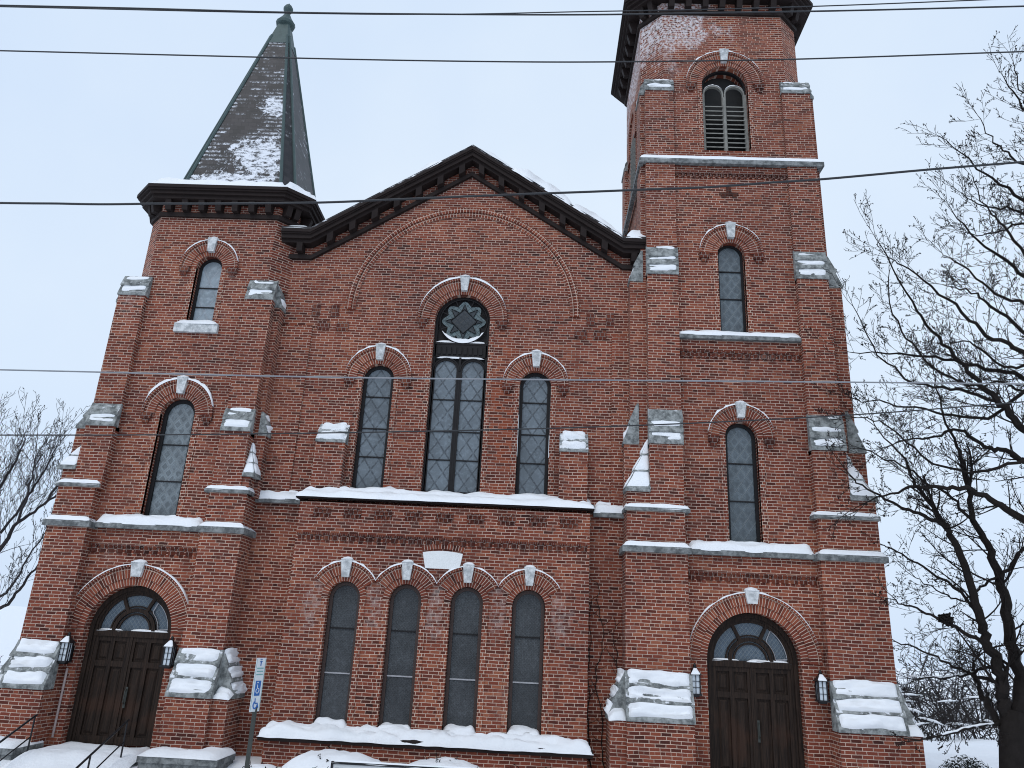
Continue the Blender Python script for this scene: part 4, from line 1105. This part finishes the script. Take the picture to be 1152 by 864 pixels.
cheek(-7.45, -5.95, -.85, .1, -3.1, -2.50, 'low stone curb with a snow drift beside the leaning parking sign')
cheek(-11.6, -9.95, -.85, .1, -3.1, -2.50, 'low stone curb with snow at the left edge, behind the iron railing')

# iron railings
def railing(x, label, y0=-.75):
    t = empty('iron_railing', (x, y0, -2.6)); tag(t, label, 'railing', 'black iron stair railings')
    mb = MB()
    top = [(x, y0, -1.80), (x, y0-2.4, -2.78)]
    mb.tube([(x, y0+.05, -1.79)]+top, .021, 6)
    mb.tube([(x, y0, -2.18), (x, y0-2.4, -3.16)], .014, 6)
    mb.build('handrail', M['black'], t)
    for k, yy in enumerate((y0, y0-1.15, y0-2.3)):
        mb = MB(); zt = -1.80-.408*(y0-yy)
        mb.tube([(x, yy, zt), (x, yy, zt-1.15)], .017, 6); mb.build('post', M['black'], t)
railing(-9.72, 'black iron railing nearest the left edge, left of the snowy steps')
railing(-7.86, 'black iron railing in front of the door, right of the snowy steps')

# accessible parking sign
def sign():
    Y = -3.0
    b = at(278, 880, Y); c = at(290, 770, Y)
    t = empty('parking_sign', (c.x, Y, -3.2)); tag(t, 'narrow white and blue accessible parking sign on a dark post', 'sign')
    x = c.x
    mb = MB(); mb.box(x-.033, x+.033, Y+.02, Y+.06, -3.3, c.z-.36); mb.build('post', M['post'], t)
    ang = R_(73); dx, dy = math.cos(ang), math.sin(ang); nx, ny = -dy, dx       # plate turned away, facing right-front
    n = Vector((dy, -dx, 0))
    def P(u, z, e): return (x+dx*u+n.x*e, Y+.0+dy*u+n.y*e, c.z+z)
    def plate(mb, u0, u1, z0, z1, e0, e1):
        mb.hexa([P(u0,z0,e1),P(u1,z0,e1),P(u1,z0,e0),P(u0,z0,e0),P(u0,z1,e1),P(u1,z1,e1),P(u1,z1,e0),P(u0,z1,e0)])
    H = .43; W = .135
    mb = MB(); plate(mb, -W, W, -H, H, 0, .006); mb.build('plate', M['sign_white'], t)
    mb = MB(); plate(mb, -.075, .075, -.18, .06, .007, .010); mb.build('blue_panel', M['sign_blue'], t)
    mb = MB()
    for z in (.25, .20, .15): plate(mb, -.09, .09, z, z+.02, .007, .009)
    for s in (-1, 1): plate(mb, s*(W-.014)-.004, s*(W-.014)+.004, -H+.02, H-.02, .007, .009)
    mb.build('teal_lettering', M['sign_teal'], t)
    mb = MB(); plate(mb, -.012, .012, .30, .38, .007, .010); plate(mb, -.035, .035, .36, .375, .007, .0105); plate(mb, -.03, .03, .40, .412, .007, .010)
    # wheelchair emblem
    def arc(cu, cz, r, a0, a1, k=14):
        pts = [Vector(P(cu+r*math.cos(a0+(a1-a0)*i/k), cz+r*math.sin(a0+(a1-a0)*i/k), .010)) for i in range(k+1)]
        mb.tube(pts, .011, 5)
    arc(-.01, -.325, .055, PI*.65, 2*PI); mb.tube([P(-.03,-.22,.01), P(-.02,-.30,.01), P(.045,-.30,.01), P(.075,-.37,.01)], .011, 5)
    mb.build('emblem', M['sign_blue'], t)
    mb = MB(); mb.tube([P(-.02,.0,.011), P(-.01,-.06,.011), P(.03,-.065,.011), P(.045,-.11,.011)], .008, 5)
    pts = [P(-.005+.038*math.cos(a), -.10+.038*math.sin(a), .011) for a in np.linspace(PI*.7, 2*PI, 12)]; mb.tube(pts, .007, 5)
    mb.lathe(P(-.02,.03,.011)[0], P(-.02,.03,.011)[1], [(.0,c.z+.018),(.014,c.z+.025),(.014,c.z+.038),(.0,c.z+.045)], 6)
    mb.build('white_emblem', M['sign_white'], t)
sign()

# notice board, only its top edge in frame
def board():
    Y = -3.2
    a = at(373, 856.3, Y); b_ = at(545, 865.5, Y)
    t = empty('notice_board', ((a.x+b_.x)/2, Y, -3.3)); tag(t, 'white notice board in a thin black frame before the snowy shrubs', 'notice board')
    x0, x1, zt = a.x, b_.x+.4, a.z
    mb = MB(); mb.box(x0, x1, Y-.03, Y+.03, zt-.035, zt); mb.box(x0, x0+.035, Y-.03, Y+.03, zt-1.0, zt-.0351); mb.box(x1-.035, x1, Y-.03, Y+.03, zt-1.0, zt-.0351); mb.box(x0, x1, Y-.03, Y+.03, zt-1.035, zt-1.0)
    mb.build('frame', M['black'], t)
    mb = MB(); mb.box(x0+.036, x1-.036, Y-.01, Y+.02, zt-1.0, zt-.036); mb.build('face', M['paper'], t)
    for xx in (x0+.2, x1-.2):
        mb = MB(); mb.box(xx-.04, xx+.04, Y-.02, Y+.03, -3.6, zt-1.036); mb.build('post', M['black'], t)
    cu = bpy.data.curves.new('lettering', 'FONT'); cu.body = 'TI'; cu.size = .16; cu.extrude = .002
    o = bpy.data.objects.new('lettering', cu); COL.objects.link(o); o.parent = t
    o.rotation_euler = (PI/2, 0, 0); o.location = Vector((x0+.075, Y-.014, zt-.036-.05-.115)) - wpos(t)
    bpy.context.view_layer.update()
    me = bpy.data.meshes.new_from_object(o.evaluated_get(bpy.context.evaluated_depsgraph_get())); me.materials.clear(); me.materials.append(M['sign_dark'])
    lo_ = o.location.copy(); ro_ = o.rotation_euler.copy(); bpy.data.objects.remove(o)
    o = bpy.data.objects.new('lettering', me); COL.objects.link(o); o.parent = t; o.location = lo_; o.rotation_euler = ro_
    mb = MB(); snow_patch(mb, (x0,Y-.03,zt), (x1,Y-.03,zt), (x0,Y+.03,zt+.003), (x1,Y+.03,zt+.003), .02, (0,0,1), 3, 40, 3, .6); mb.build('snow', M['snow'], t, True)
board()

# ------------------------------------------------------------------ branches
def grow(mb, p, d, length, rad, level, maxlev, rng, up=.25, spread=.8, dens=1.0, minr=.004, kinky=.065, nseg=None, taper=.35, sides=4, buds=True):
    nseg = nseg or max(4, int(length/.16)); nseg = min(nseg, 16)
    pts = [Vector(p)]; rad_ = [rad]; d = Vector(d).normalized(); cv = Vector((rng.gauss(0,1), rng.gauss(0,1), rng.gauss(0,1)))*.05
    for i in range(nseg):
        j = Vector((rng.gauss(0,1), rng.gauss(0,1), rng.gauss(0,1)))*kinky
        d = (d + j + cv + Vector((0,0,up*.07))).normalized()
        pts.append(pts[-1]+d*(length/nseg)); rad_.append(max(minr, rad*(1-(1-taper)*(i+1)/nseg)))
    mb.tube(pts, rad_, sides if rad > .012 else 3, False)
    if level >= maxlev:
        if buds and rng.random() < .5:
            for k in range(rng.randint(1, 3)):
                i = rng.randint(1, nseg); q = pts[i]; e = Vector((rng.gauss(0,1), rng.gauss(0,1), rng.gauss(0,1))).normalized()*.035
                mb.tube([q, q+e*.6, q+e], [minr, minr*2.6, minr], 3, False)
        return
    nb = max(3, int(length*dens*(4.2 if level == maxlev-1 else 3.0)))
    for k in range(nb):
        t = (.12+.86*(k+rng.random())/nb)
        i = min(nseg-1, int(t*nseg)); q = pts[i].lerp(pts[i+1], t*nseg-i)
        dd = (pts[i+1]-pts[i]).normalized()
        side = Vector((rng.gauss(0,1), rng.gauss(0,1)*.8, rng.gauss(0,1)+up)); side = (side-dd*side.dot(dd)).normalized()
        nd = (dd*rng.uniform(.5, 1.1)+side*spread*rng.uniform(.6, 1.1)).normalized()
        grow(mb, q, nd, length*rng.uniform(.28, .55)*(1.1-.45*t), max(minr, rad_[i]*rng.uniform(.40, .60)), level+1, maxlev, rng, up, spread, dens, minr, kinky*1.15, None, .45, sides, buds)
def limb(mb, pts, r0, r1, rng, kids=6, klen=1.4, maxlev=3, up=.3, dens=1.0, minr=.004, jit=.04, klo=.15, sides=7, spread=.85, kidr=.45):
    # smooth the traced centre line
    P = []
    for i in range(len(pts)-1):
        p0, p1, p2, p3 = pts[max(0,i-1)], pts[i], pts[i+1], pts[min(len(pts)-1,i+2)]
        for s in range(5):
            t = s/5
            P.append(.5*((2*p1)+(p2-p0)*t+(2*p0-5*p1+4*p2-p3)*t*t+(3*p1-p0-3*p2+p3)*t**3))
    P.append(pts[-1])
    for i in range(1, len(P)-1): P[i] = P[i]+Vector((rng.gauss(0,jit),rng.gauss(0,jit),rng.gauss(0,jit)))*.6
    n = len(P); rad = [r0+(r1-r0)*i/(n-1) for i in range(n)]
    mb.tube(P, rad, sides, True)
    for k in range(kids):
        t = klo+(1-klo)*(k+rng.random())/kids
        i = min(n-2, int(t*(n-1))); dd = (P[i+1]-P[i]).normalized()
        side = Vector((rng.gauss(0,1), rng.gauss(0,1)*.7, rng.gauss(0,.9)+up)); side = (side-dd*side.dot(dd)).normalized()
        nd = (dd*rng.uniform(.4,1.0)+side*spread).normalized()
        grow(mb, P[i], nd, klen*rng.uniform(.6,1.25)*(1-.35*t), max(minr, rad[i]*rng.uniform(kidr*.7, kidr*1.2)), 1, maxlev, rng, up, .8, dens, minr)
    d = (P[-1]-P[-3]).normalized()
    for k in range(2): grow(mb, P[-1], d+Vector((rng.gauss(0,.2),rng.gauss(0,.2),rng.gauss(0,.2))), klen*.9, r1*.9, 1, maxlev, rng, up, .8, dens, minr)
def A(lst, y0, y1=None):
    y1 = y0 if y1 is None else y1
    n = max(1, len(lst)-1)
    return [at(x, y, y0+(y1-y0)*i/n) for i, (x, y) in enumerate(lst)]

# tree with its trunk in frame at the right
rng = random.Random(11)
t = empty('bare_tree', (at(1139, 900, -.4).x, -.4, -3.0)); tag(t, 'bare dark tree with its forked trunk rising at the lower right corner', 'tree', 'bare trees right of the bell tower')
mb = MB()
trunk = A([(1143,930),(1140,864),(1138,830),(1140,800)], -.4)
mb.tube([trunk[0]-Vector((0,0,.6))]+trunk, [.33,.27,.24,.22,.20], 10)
mb.build('trunk', M['bark'], t, True)
mb = MB()
K = dict(minr=.0047, dens=1.85, kidr=.26)
limb(mb, A([(1139,822),(1130,790),(1126,760),(1111,725),(1103,698),(1089,648),(1071,603),(1064,592)], -.4, -.5), .135, .055, rng, 16, 1.35, **K)
limb(mb, A([(1064,592),(1045,582),(1024,574),(989,557),(962,540)], -.5, -1.2), .05, .014, rng, 14, 1.0, **K)
limb(mb, A([(1064,592),(1039,557),(1026,536),(1014,514),(985,480)], -.5, -.2), .045, .012, rng, 14, 1.1, **K)
limb(mb, A([(1142,810),(1149,773),(1140,735),(1131,680),(1124,648),(1114,617),(1096,587),(1090,552)], -.4, .1), .14, .05, rng, 16, 1.35, **K)
limb(mb, A([(1090,552),(1084,519),(1071,489),(1058,455),(1050,420)], .1, .4), .045, .012, rng, 13, 1.15, **K)
limb(mb, A([(1111,725),(1085,712),(1060,697),(1030,685),(1008,675)], -.4, -.9), .045, .013, rng, 10, .9, **K)
limb(mb, A([(1131,772),(1105,764),(1080,752),(1045,735),(1008,722)], -.4, .8), .045, .012, rng, 14, 1.0, up=.1, **K)
limb(mb, A([(1134,806),(1118,815),(1095,818),(1060,828),(1036,833)], -.3, -.6), .035, .014, rng, 6, .6, up=.0, **K)
limb(mb, A([(1136,830),(1112,795),(1100,770),(1095,745)], -.4, .5), .08, .025, rng, 10, .9, **K)
limb(mb, A([(1103,698),(1075,660),(1040,640),(1008,620),(985,610)], -.4, .2), .035, .010, rng, 12, 1.0, **K)
limb(mb, A([(1126,650),(1140,630),(1165,600)], -.2, -.4), .045, .02, rng, 8, 1.0, **K)
limb(mb, A([(1118,750),(1095,757),(1060,763),(1020,762)], -.1, .7), .035, .010, rng, 13, .85, up=.05, **K)
limb(mb, A([(1096,587),(1070,560),(1040,540),(1005,520),(970,505)], .0, -.6), .035, .010, rng, 14, 1.0, **K)
limb(mb, A([(1124,648),(1105,660),(1085,675),(1060,668),(1030,650)], -.2, .4), .03, .010, rng, 10, .9, **K)
mb.build('branches', M['bark'], t)
# snow lying along the low limbs
mb = MB()
def limb_snow(px, y0, y1, r):
    P = A(px, y0, y1); n = 6
    Q = [P[i].lerp(P[i+1], s/n) for i in range(len(P)-1) for s in range(n)]+[P[-1]]
    mb.tube([p+Vector((0,0,r*.9+.02*nz(i*.7, px[0][0]))) for i, p in enumerate(Q)], [max(.004, r*.6*(1+.9*nz(i*.9, 3.3))) for i in range(len(Q))], 6)
limb_snow([(1118,815),(1095,818),(1060,828)], -.4, -.55, .030)
limb_snow([(1095,757),(1060,763),(1020,762)], .2, .7, .026)
mb.build('snow', M['snow'], t, True)
# old nest on its middle limb
mb = MB()
c = at(1064, 697, -.62)
for k in range(150):
    d = Vector((rng.gauss(0,1), rng.gauss(0,1), rng.gauss(0,.7))).normalized(); p = c+d*rng.uniform(.01,.13)
    e = Vector((rng.gauss(0,1), rng.gauss(0,1), rng.gauss(0,.6))).normalized()*.075
    mb.tube([p-e, p, p+e*.8], .017, 3)
o = mb.build('twig_nest', M['bark']); tag(o, 'dark clump of an old nest on a bare limb beside the bell tower', 'nest')

# second tree, trunk just outside the frame
t = empty('bare_tree', (at(1290, 930, -1.5).x, -1.5, -3.0)); tag(t, 'bare tree reaching in from the right edge, upper limbs over the sky', 'tree', 'bare trees right of the bell tower')
tp = A([(1290,930),(1275,800),(1258,700),(1245,610),(1238,520)], -1.5)
mb = MB(); mb.tube([tp[0]-Vector((0,0,.8))]+tp, [.50,.42,.36,.32,.27,.22], 10); mb.build('trunk', M['bark'], t, True)
mb = MB()
K = dict(minr=.0047, dens=1.85, kidr=.28)
limb(mb, A([(1245,625),(1200,608),(1152,584),(1120,566),(1088,550),(1050,549),(1010,553),(975,565)], -1.5, -1.0), .10, .012, rng, 20, 1.15, **K)
limb(mb, A([(1243,590),(1190,545),(1152,518),(1130,507),(1109,503),(1079,484),(1040,492),(1005,500)], -1.5, -.6), .08, .012, rng, 20, 1.15, **K)
limb(mb, A([(1240,560),(1190,515),(1151,482),(1126,454),(1104,434),(1080,405),(1050,372),(1020,330),(985,268)], -1.5, -1.3), .10, .008, rng, 30, 1.15, up=.6, **K)
limb(mb, A([(1238,520),(1200,460),(1152,425),(1100,412),(1052,403),(1000,398),(955,396)], -1.5, -.9), .07, .008, rng, 22, 1.05, up=.5, **K)
limb(mb, A([(1238,520),(1205,430),(1152,396),(1110,375),(1075,345),(1030,310),(1000,290)], -1.5, -2.0), .07, .008, rng, 22, 1.05, up=.7, **K)
limb(mb, A([(1238,520),(1215,400),(1180,340),(1140,300),(1100,270),(1070,235)], -1.5, -1.2), .08, .008, rng, 20, 1.1, up=.6, **K)
limb(mb, A([(1238,520),(1225,380),(1195,280),(1152,225),(1110,195),(1065,158)], -1.5, -1.8), .08, .008, rng, 20, 1.0, up=.6, **K)
limb(mb, A([(1238,520),(1230,350),(1210,230),(1180,160),(1150,120),(1128,85)], -1.5, -1.3), .08, .008, rng, 20, 1.0, up=.6, **K)
limb(mb, A([(1152,440),(1110,470),(1060,465),(1010,455),(965,450)], -1.4, -.4), .04, .010, rng, 18, 1.05, up=.4, **K)
limb(mb, A([(1126,454),(1080,440),(1030,430),(990,400),(960,345)], -1.4, -1.0), .04, .008, rng, 18, 1.0, up=.6, **K)
limb(mb, A([(1104,434),(1060,420),(1020,380),(1000,340),(1000,300)], -1.4, -1.7), .03, .008, rng, 16, .9, up=.6, **K)
limb(mb, A([(1152,518),(1100,530),(1050,520),(1000,480),(965,470)], -1.4, -.7), .035, .010, rng, 18, 1.0, up=.4, **K)
for px, r in (([(1225,380),(1180,330),(1140,270),(1115,240),(1095,200)], .05), ([(1215,400),(1165,350),(1120,330),(1085,300),(1060,285)], .05), ([(1195,280),(1165,250),(1140,235),(1105,232),(1078,215)], .045),
              ([(1215,240),(1175,205),(1145,180),(1120,160),(1100,130)], .045), ([(1220,300),(1180,260),(1152,250),(1118,262),(1090,262)], .045), ([(1200,430),(1160,380),(1115,345),(1095,330),(1060,320)], .05),
              ([(1225,260),(1190,190),(1165,140),(1148,100),(1140,70)], .04), ([(1200,460),(1160,445),(1120,430),(1090,440),(1050,435)], .04), ([(1205,430),(1170,410),(1130,412),(1090,385),(1062,388)], .045)):
    limb(mb, A(px, -1.5, -1.5+rng.uniform(-.8,.8)), r, .007, rng, 18, 1.0, up=.6, **K)
mb.build('branches', M['bark'], t)

# far tree at the left edge
rng = random.Random(5)
t = empty('bare_tree', (at(-60, 760, 10).x, 10, -3.0)); tag(t, 'fine twigged bare tree far left, behind the tower with the spire', 'tree')
tp = A([(-70,800),(-62,720),(-50,660),(-38,620)], 10)
mb = MB(); mb.tube([tp[0]-Vector((0,0,2))]+tp, [.5,.45,.38,.33,.28], 9); mb.build('trunk', M['bark_far'], t, True)
mb = MB()
K = dict(minr=.0065, up=1.3, spread=.55, dens=.85, kidr=.2)
limb(mb, A([(-40,660),(0,618),(20,588),(50,567),(75,548),(100,535)], 10, 11), .085, .015, rng, 24, 2.2, **K)
limb(mb, A([(-50,690),(0,684),(18,668),(40,640),(60,612),(90,600)], 10, 10.5), .07, .015, rng, 14, 1.6, **K)
limb(mb, A([(-45,700),(0,672),(20,650),(37,618),(50,600)], 10, 9.5), .055, .015, rng, 12, 1.6, **K)
limb(mb, A([(-38,620),(-15,570),(5,540),(20,515),(28,495)], 10, 10), .085, .015, rng, 24, 2.0, **K)
limb(mb, A([(-38,620),(-30,560),(-15,510),(-8,490)], 10, 11), .08, .015, rng, 18, 2.0, **K)
limb(mb, A([(0,600),(30,560),(50,530),(60,510),(66,496)], 10, 11), .05, .012, rng, 24, 1.8, **K)
limb(mb, A([(50,567),(75,535),(88,520)], 10, 11), .05, .015, rng, 14, 1.6, **K)
limb(mb, A([(20,588),(35,545),(40,515)], 10, 9.5), .05, .015, rng, 16, 1.8, **K)
mb.build('branches', M['bark_far'], t)

# brush beyond the snowy field on the right
def bush(x0, x1, zb, zt, Y, n, seed, label, mat='bark', snow=0, grp='tangled brush beyond the bell tower', minr=.008, depth=1.2, r=.03, lv=3):
    rng = random.Random(seed)
    t = empty('snowy_brush', ((x0+x1)/2, Y, zb)); tag(t, label, 'shrub', grp)
    mb = MB(); sm = MB(); H = zt-zb
    for k in range(n):
        x = rng.uniform(x0, x1); y = Y+rng.uniform(-depth, depth); d = Vector((rng.gauss(0,.45), rng.gauss(0,.4), 1))
        grow(mb, (x, y, ground_z(x, y)-.1), d, H*rng.uniform(.5,.95), r, 1, lv, rng, .0, .9, 2.2/H, minr, .16, None, .35, 4, False)
    mb.build('twigs', M[mat], t)
    for k in range(snow):
        x = rng.uniform(x0, x1); y = Y-rng.uniform(.3, 1.3)*depth; z = zb+H*rng.uniform(.12,.62); L = rng.uniform(.2,.7)*H/3
        a = rng.uniform(-.25,.25); w = H*.012
        sm.tube([(x-L, y, z-L*a-.02), (x-L*.4, y-.03, z-L*a*.4+.02), (x+L*.3, y, z+L*a*.3+.02), (x+L, y+.03, z+L*a-.03)], [.01, w*rng.uniform(.7,1.6), w*rng.uniform(.7,1.6), .01], 6)
    if snow: sm.build('snow', M['snow'], t, True)
for (xa, xb, yt, Y, n, sd, sn, lab) in ((995,1075,742,23,60,3,9,'snow flecked brush beside the lower corner of the bell tower'), (1075,1150,752,25,50,4,7,'snow flecked brush behind the forked trunk')):
    p0, p1 = at(xa, 815, Y), at(xb, yt, Y)
    bush(p0.x, p1.x, ground_z(p0.x, Y), p1.z, Y, n, sd, lab, 'bark_mid', snow=sn, minr=.008, r=.022)
p0, p1 = at(985, 815, 38), at(1165, 700, 38)
bush(p0.x, p1.x, ground_z(p0.x, 38), p1.z, 38, 60, 6, 'pale far thicket above the snowy field on the right', 'bark_far', 0, minr=.013, depth=3, r=.06)
p0, p1 = at(-60, 760, 14), at(40, 715, 14)
bush(p0.x, p1.x, ground_z(p0.x, 14), p1.z, 14, 24, 8, 'low bare thicket at the left edge below the far tree', 'bark_far', 0, grp='low thicket', minr=.009)
# rounded dark shrub
rng = random.Random(9)
c = at(1088, 868, 2.2); t = empty('round_shrub', (c.x, 2.2, -3)); tag(t, 'dark rounded evergreen shrub at the bottom right with snow on top', 'shrub')
mb = MB()
for k in range(2600):
    d = Vector((rng.gauss(0,1), rng.gauss(0,1), abs(rng.gauss(0,1)))).normalized(); p = Vector((c.x, 2.2, c.z-.55))+Vector((d.x*.75, d.y*.7, d.z*.85))*rng.uniform(.75,1.04)
    e = Vector((rng.gauss(0,1), rng.gauss(0,1), rng.gauss(0,1))).normalized()*.045; f = e.orthogonal().normalized()*.012
    mb.add([p-e, p+f, p+e, p-f], [(0,1,2,3)])
mb.build('foliage', M['leafdark'], t)
mb = MB()
for k in range(5): mb.tube([(c.x+.1*(k-2), 2.2, -3.1), (c.x+.2*(k-2), 2.2, c.z-.2)], .02, 5)
mb.build('stem', M['bark'], t)

# snow-laden shrubs before the bay
def snow_shrub(cx, cy, rx, ry, zt, seed, label):
    rng = random.Random(seed)
    t = empty('snow_laden_shrub', (cx, cy, -2.9)); tag(t, label, 'shrub', 'snow laden shrubs before the bay')
    mb = MB(); n = 26; vs = []
    for j in range(n+1):
        for i in range(n+1):
            u, v = i/n*2-1, j/n*2-1; rr = min(1, math.hypot(u, v))
            h = math.sqrt(max(0, 1-rr**2.4))
            x, y = cx+u*rx, cy+v*ry
            vs.append((x, y, -3.0+(zt+3.0)*h*(1+.10*nz(x*1.6, y*1.6, seed)+.06*nz(x*5, y*5, seed))))
    mb.add(vs, [(j*(n+1)+i, j*(n+1)+i+1, (j+1)*(n+1)+i+1, (j+1)*(n+1)+i) for j in range(n) for i in range(n)])
    mb.build('snow_cover', M['snow'], t, True)
    mb = MB()
    for k in range(26):
        a = rng.uniform(0, 2*PI); r = math.sqrt(rng.random())*.8
        x, y = cx+rx*r*math.cos(a), cy+ry*r*math.sin(a); z = -3.0+(zt+3.0)*math.sqrt(max(0,1-r**2.4))
        grow(mb, (x, y, z-.12), (rng.gauss(0,.7), rng.gauss(0,.5)-.2, .6), rng.uniform(.16,.34), .009, 2, 3, rng, .0, .9, 2.2, .005, .3)
    mb.build('twigs', M['bark'], t)
snow_shrub(-3.55, -1.25, 1.25, .85, -2.06, 1, 'widest snow laden shrub, under the two left windows of the bay')
snow_shrub(-1.55, -1.25, 1.15, .85, -2.12, 2, 'snow laden shrub under the third window of the bay')
snow_shrub(.15, -1.15, 1.1, .8, -2.25, 3, 'snow laden shrub under the right end of the bay')
snow_shrub(-5.0, -.9, .6, .6, -2.42, 4, 'small snow laden shrub beside the sign post')

# climbing vine in the corner between bay and bell tower
rng = random.Random(21)
mb = MB()
for k in range(3):
    x = rng.uniform(1.30, 1.85); z = -2.6; p = Vector((x, .66, z)); pts = [p]; H = rng.uniform(2.2, 4.4)
    n = int(H/.18)
    for i in range(n):
        p = p+Vector((rng.gauss(0,.05), 0, .18)); p.x = min(1.93, max(1.24, p.x)); p.y = .67+rng.uniform(-.02,.01); pts.append(p)
        if rng.random() < .75:
            d = Vector((rng.choice((-1,1))*rng.uniform(.3,1), -.05, rng.uniform(.1,1))).normalized(); L = rng.uniform(.12,.4)
            q1 = p+d*L*.5; q2 = q1+(d+Vector((0,0,.5))).normalized()*L*.5
            q1.x = min(1.95, max(1.23, q1.x)); q2.x = min(1.95, max(1.23, q2.x))
            mb.tube([p, q1, q2], [.007,.006,.004], 3, False)
    mb.tube(pts, [.012*(1-.6*i/len(pts)) for i in range(len(pts))], 4, False)
o = mb.build('climbing_vine', M['bark']); tag(o, 'leafless vine climbing the brick corner between bay and bell tower', 'vine')

# ------------------------------------------------------------------ overhead cables
def cable(pts, Y, r, mat, label, wob=0.0):
    P = [at(x, y, Y) for x, y in pts]
    a, b_ = P[0], P[-1]
    P = [a-(P[1]-a)*2.2]+P+[b_+(b_-P[-2])*2.2]
    Q = []
    for i in range(len(P)-1):
        p0, p1, p2, p3 = P[max(0,i-1)], P[i], P[i+1], P[min(len(P)-1,i+2)]
        for s in range(10):
            t = s/10; v = .5*((2*p1)+(p2-p0)*t+(2*p0-5*p1+4*p2-p3)*t*t+(3*p1-p0-3*p2+p3)*t**3)
            v.z += wob*nz(i*1.3+t*1.3, Y, 2.0); Q.append(v)
    Q.append(P[-1])
    mb = MB(); mb.tube(Q, r, 6); o = mb.build('overhead_cable', M[mat], None, True)
    tag(o, label, 'cable', 'overhead cables across the street')
cable([(0,6),(160,9.5),(330,14),(500,16),(660,16.5),(800,14.5),(948,12),(1152,7)], -8.6, .0115, 'wire', 'topmost dark cable, crossing the tip of the spire')
cable([(0,7.5),(330,14.8),(500,16),(660,13),(800,10.5),(948,6),(1152,-2)], -8.2, .0085, 'wire', 'thin dark cable splitting from the topmost one before the bell tower cornice')
cable([(0,57),(200,62),(408,67),(576,69.5),(700,69.5),(850,67.5),(948,65),(1152,58)], -8.6, .0098, 'wire', 'dark cable crossing the spire and the belfry arch')
cable([(0,228),(100,229.5),(220,229),(360,227.5),(500,222),(620,217.5),(760,212),(860,206),(940,200),(1152,182)], -8.8, .014, 'wire', 'thick twisted cable crossing the gable and the bell tower', .012)
cable([(0,416),(150,419.5),(300,423),(450,425.5),(600,427),(780,428.5),(960,430),(1152,432)], -9.0, .0085, 'wire_pale', 'pale cable across the gable windows, snow and painted sky glint')
cable([(0,489.5),(150,489.3),(288,488),(430,486),(576,483),(720,478.5),(864,472),(1000,464),(1152,452)], -9.0, .0075, 'wire', 'lowest thin dark cable across the middle windows')

# ------------------------------------------------------------------ light, sky, camera
SUN_EL, SUN_AZ = 48, 205       # degrees; azimuth from +y clockwise
wld = bpy.data.worlds.new('World'); scene.world = wld; wld.use_nodes = True
nt = wld.node_tree; nt.nodes.clear()
out = nt.nodes.new('ShaderNodeOutputWorld'); bg = nt.nodes.new('ShaderNodeBackground')
sky = nt.nodes.new('ShaderNodeTexSky'); sky.sky_type = 'NISHITA'; sky.sun_disc = False
sky.sun_elevation = R_(SUN_EL); sky.sun_rotation = R_(SUN_AZ); sky.dust_density = 4.0; sky.air_density = 1.0
# overcast: a cloud deck veils the clear sky
tc = nt.nodes.new('ShaderNodeTexCoord'); nzx = nt.nodes.new('ShaderNodeTexNoise'); nzx.inputs['Scale'].default_value = 1.6; nzx.inputs['Detail'].default_value = 5
nt.links.new(tc.outputs['Generated'], nzx.inputs['Vector'])
mr = nt.nodes.new('ShaderNodeValToRGB'); mr.color_ramp.elements[0].position = .35; mr.color_ramp.elements[0].color = (6.8, 8.3, 10.5, 1)
mr.color_ramp.elements[1].position = .68; mr.color_ramp.elements[1].color = (8.2, 9.4, 10.8, 1)
nt.links.new(nzx.outputs['Fac'], mr.inputs[0])
mx = nt.nodes.new('ShaderNodeMix'); mx.data_type = 'RGBA'; mx.inputs[0].default_value = .90
nt.links.new(sky.outputs[0], mx.inputs[6]); nt.links.new(mr.outputs[0], mx.inputs[7])
nt.links.new(mx.outputs[2], bg.inputs['Color']); bg.inputs['Strength'].default_value = .1
nt.links.new(bg.outputs[0], out.inputs[0])
sl = bpy.data.lights.new('sun', 'SUN'); sl.energy = .7; sl.angle = R_(35); sl.color = (1, .96, .9)
so_ = bpy.data.objects.new('sun', sl); COL.objects.link(so_)
az = R_(SUN_AZ); el = R_(SUN_EL)
dirv = Vector((math.sin(az)*math.cos(el), math.cos(az)*math.cos(el), math.sin(el)))
so_.rotation_euler = dirv.to_track_quat('Z', 'Y').to_euler(); so_.location = (0, -10, 30)

cd = bpy.data.cameras.new('camera'); cam = bpy.data.objects.new('camera', cd); COL.objects.link(cam)
cd.sensor_fit = 'HORIZONTAL'; cd.sensor_width = 36; cd.lens = FPX/1152*36; cd.clip_end = 3000; cd.clip_start = .1
from mathutils import Matrix
mt = Matrix((RIGHT, UP, -FWD)).transposed().to_4x4(); mt.translation = Vector((0, -D, 0)); cam.matrix_world = mt
scene.camera = cam
vs = scene.view_settings; vs.view_transform = 'Standard'; vs.look = 'None'; vs.exposure = 0; vs.gamma = 1; vs.use_curve_mapping = False
scene.cycles.use_denoising = True
scene.cycles.max_bounces = 6
scene.cycles.pixel_filter_type = 'BLACKMAN_HARRIS'; scene.cycles.filter_width = 1.05
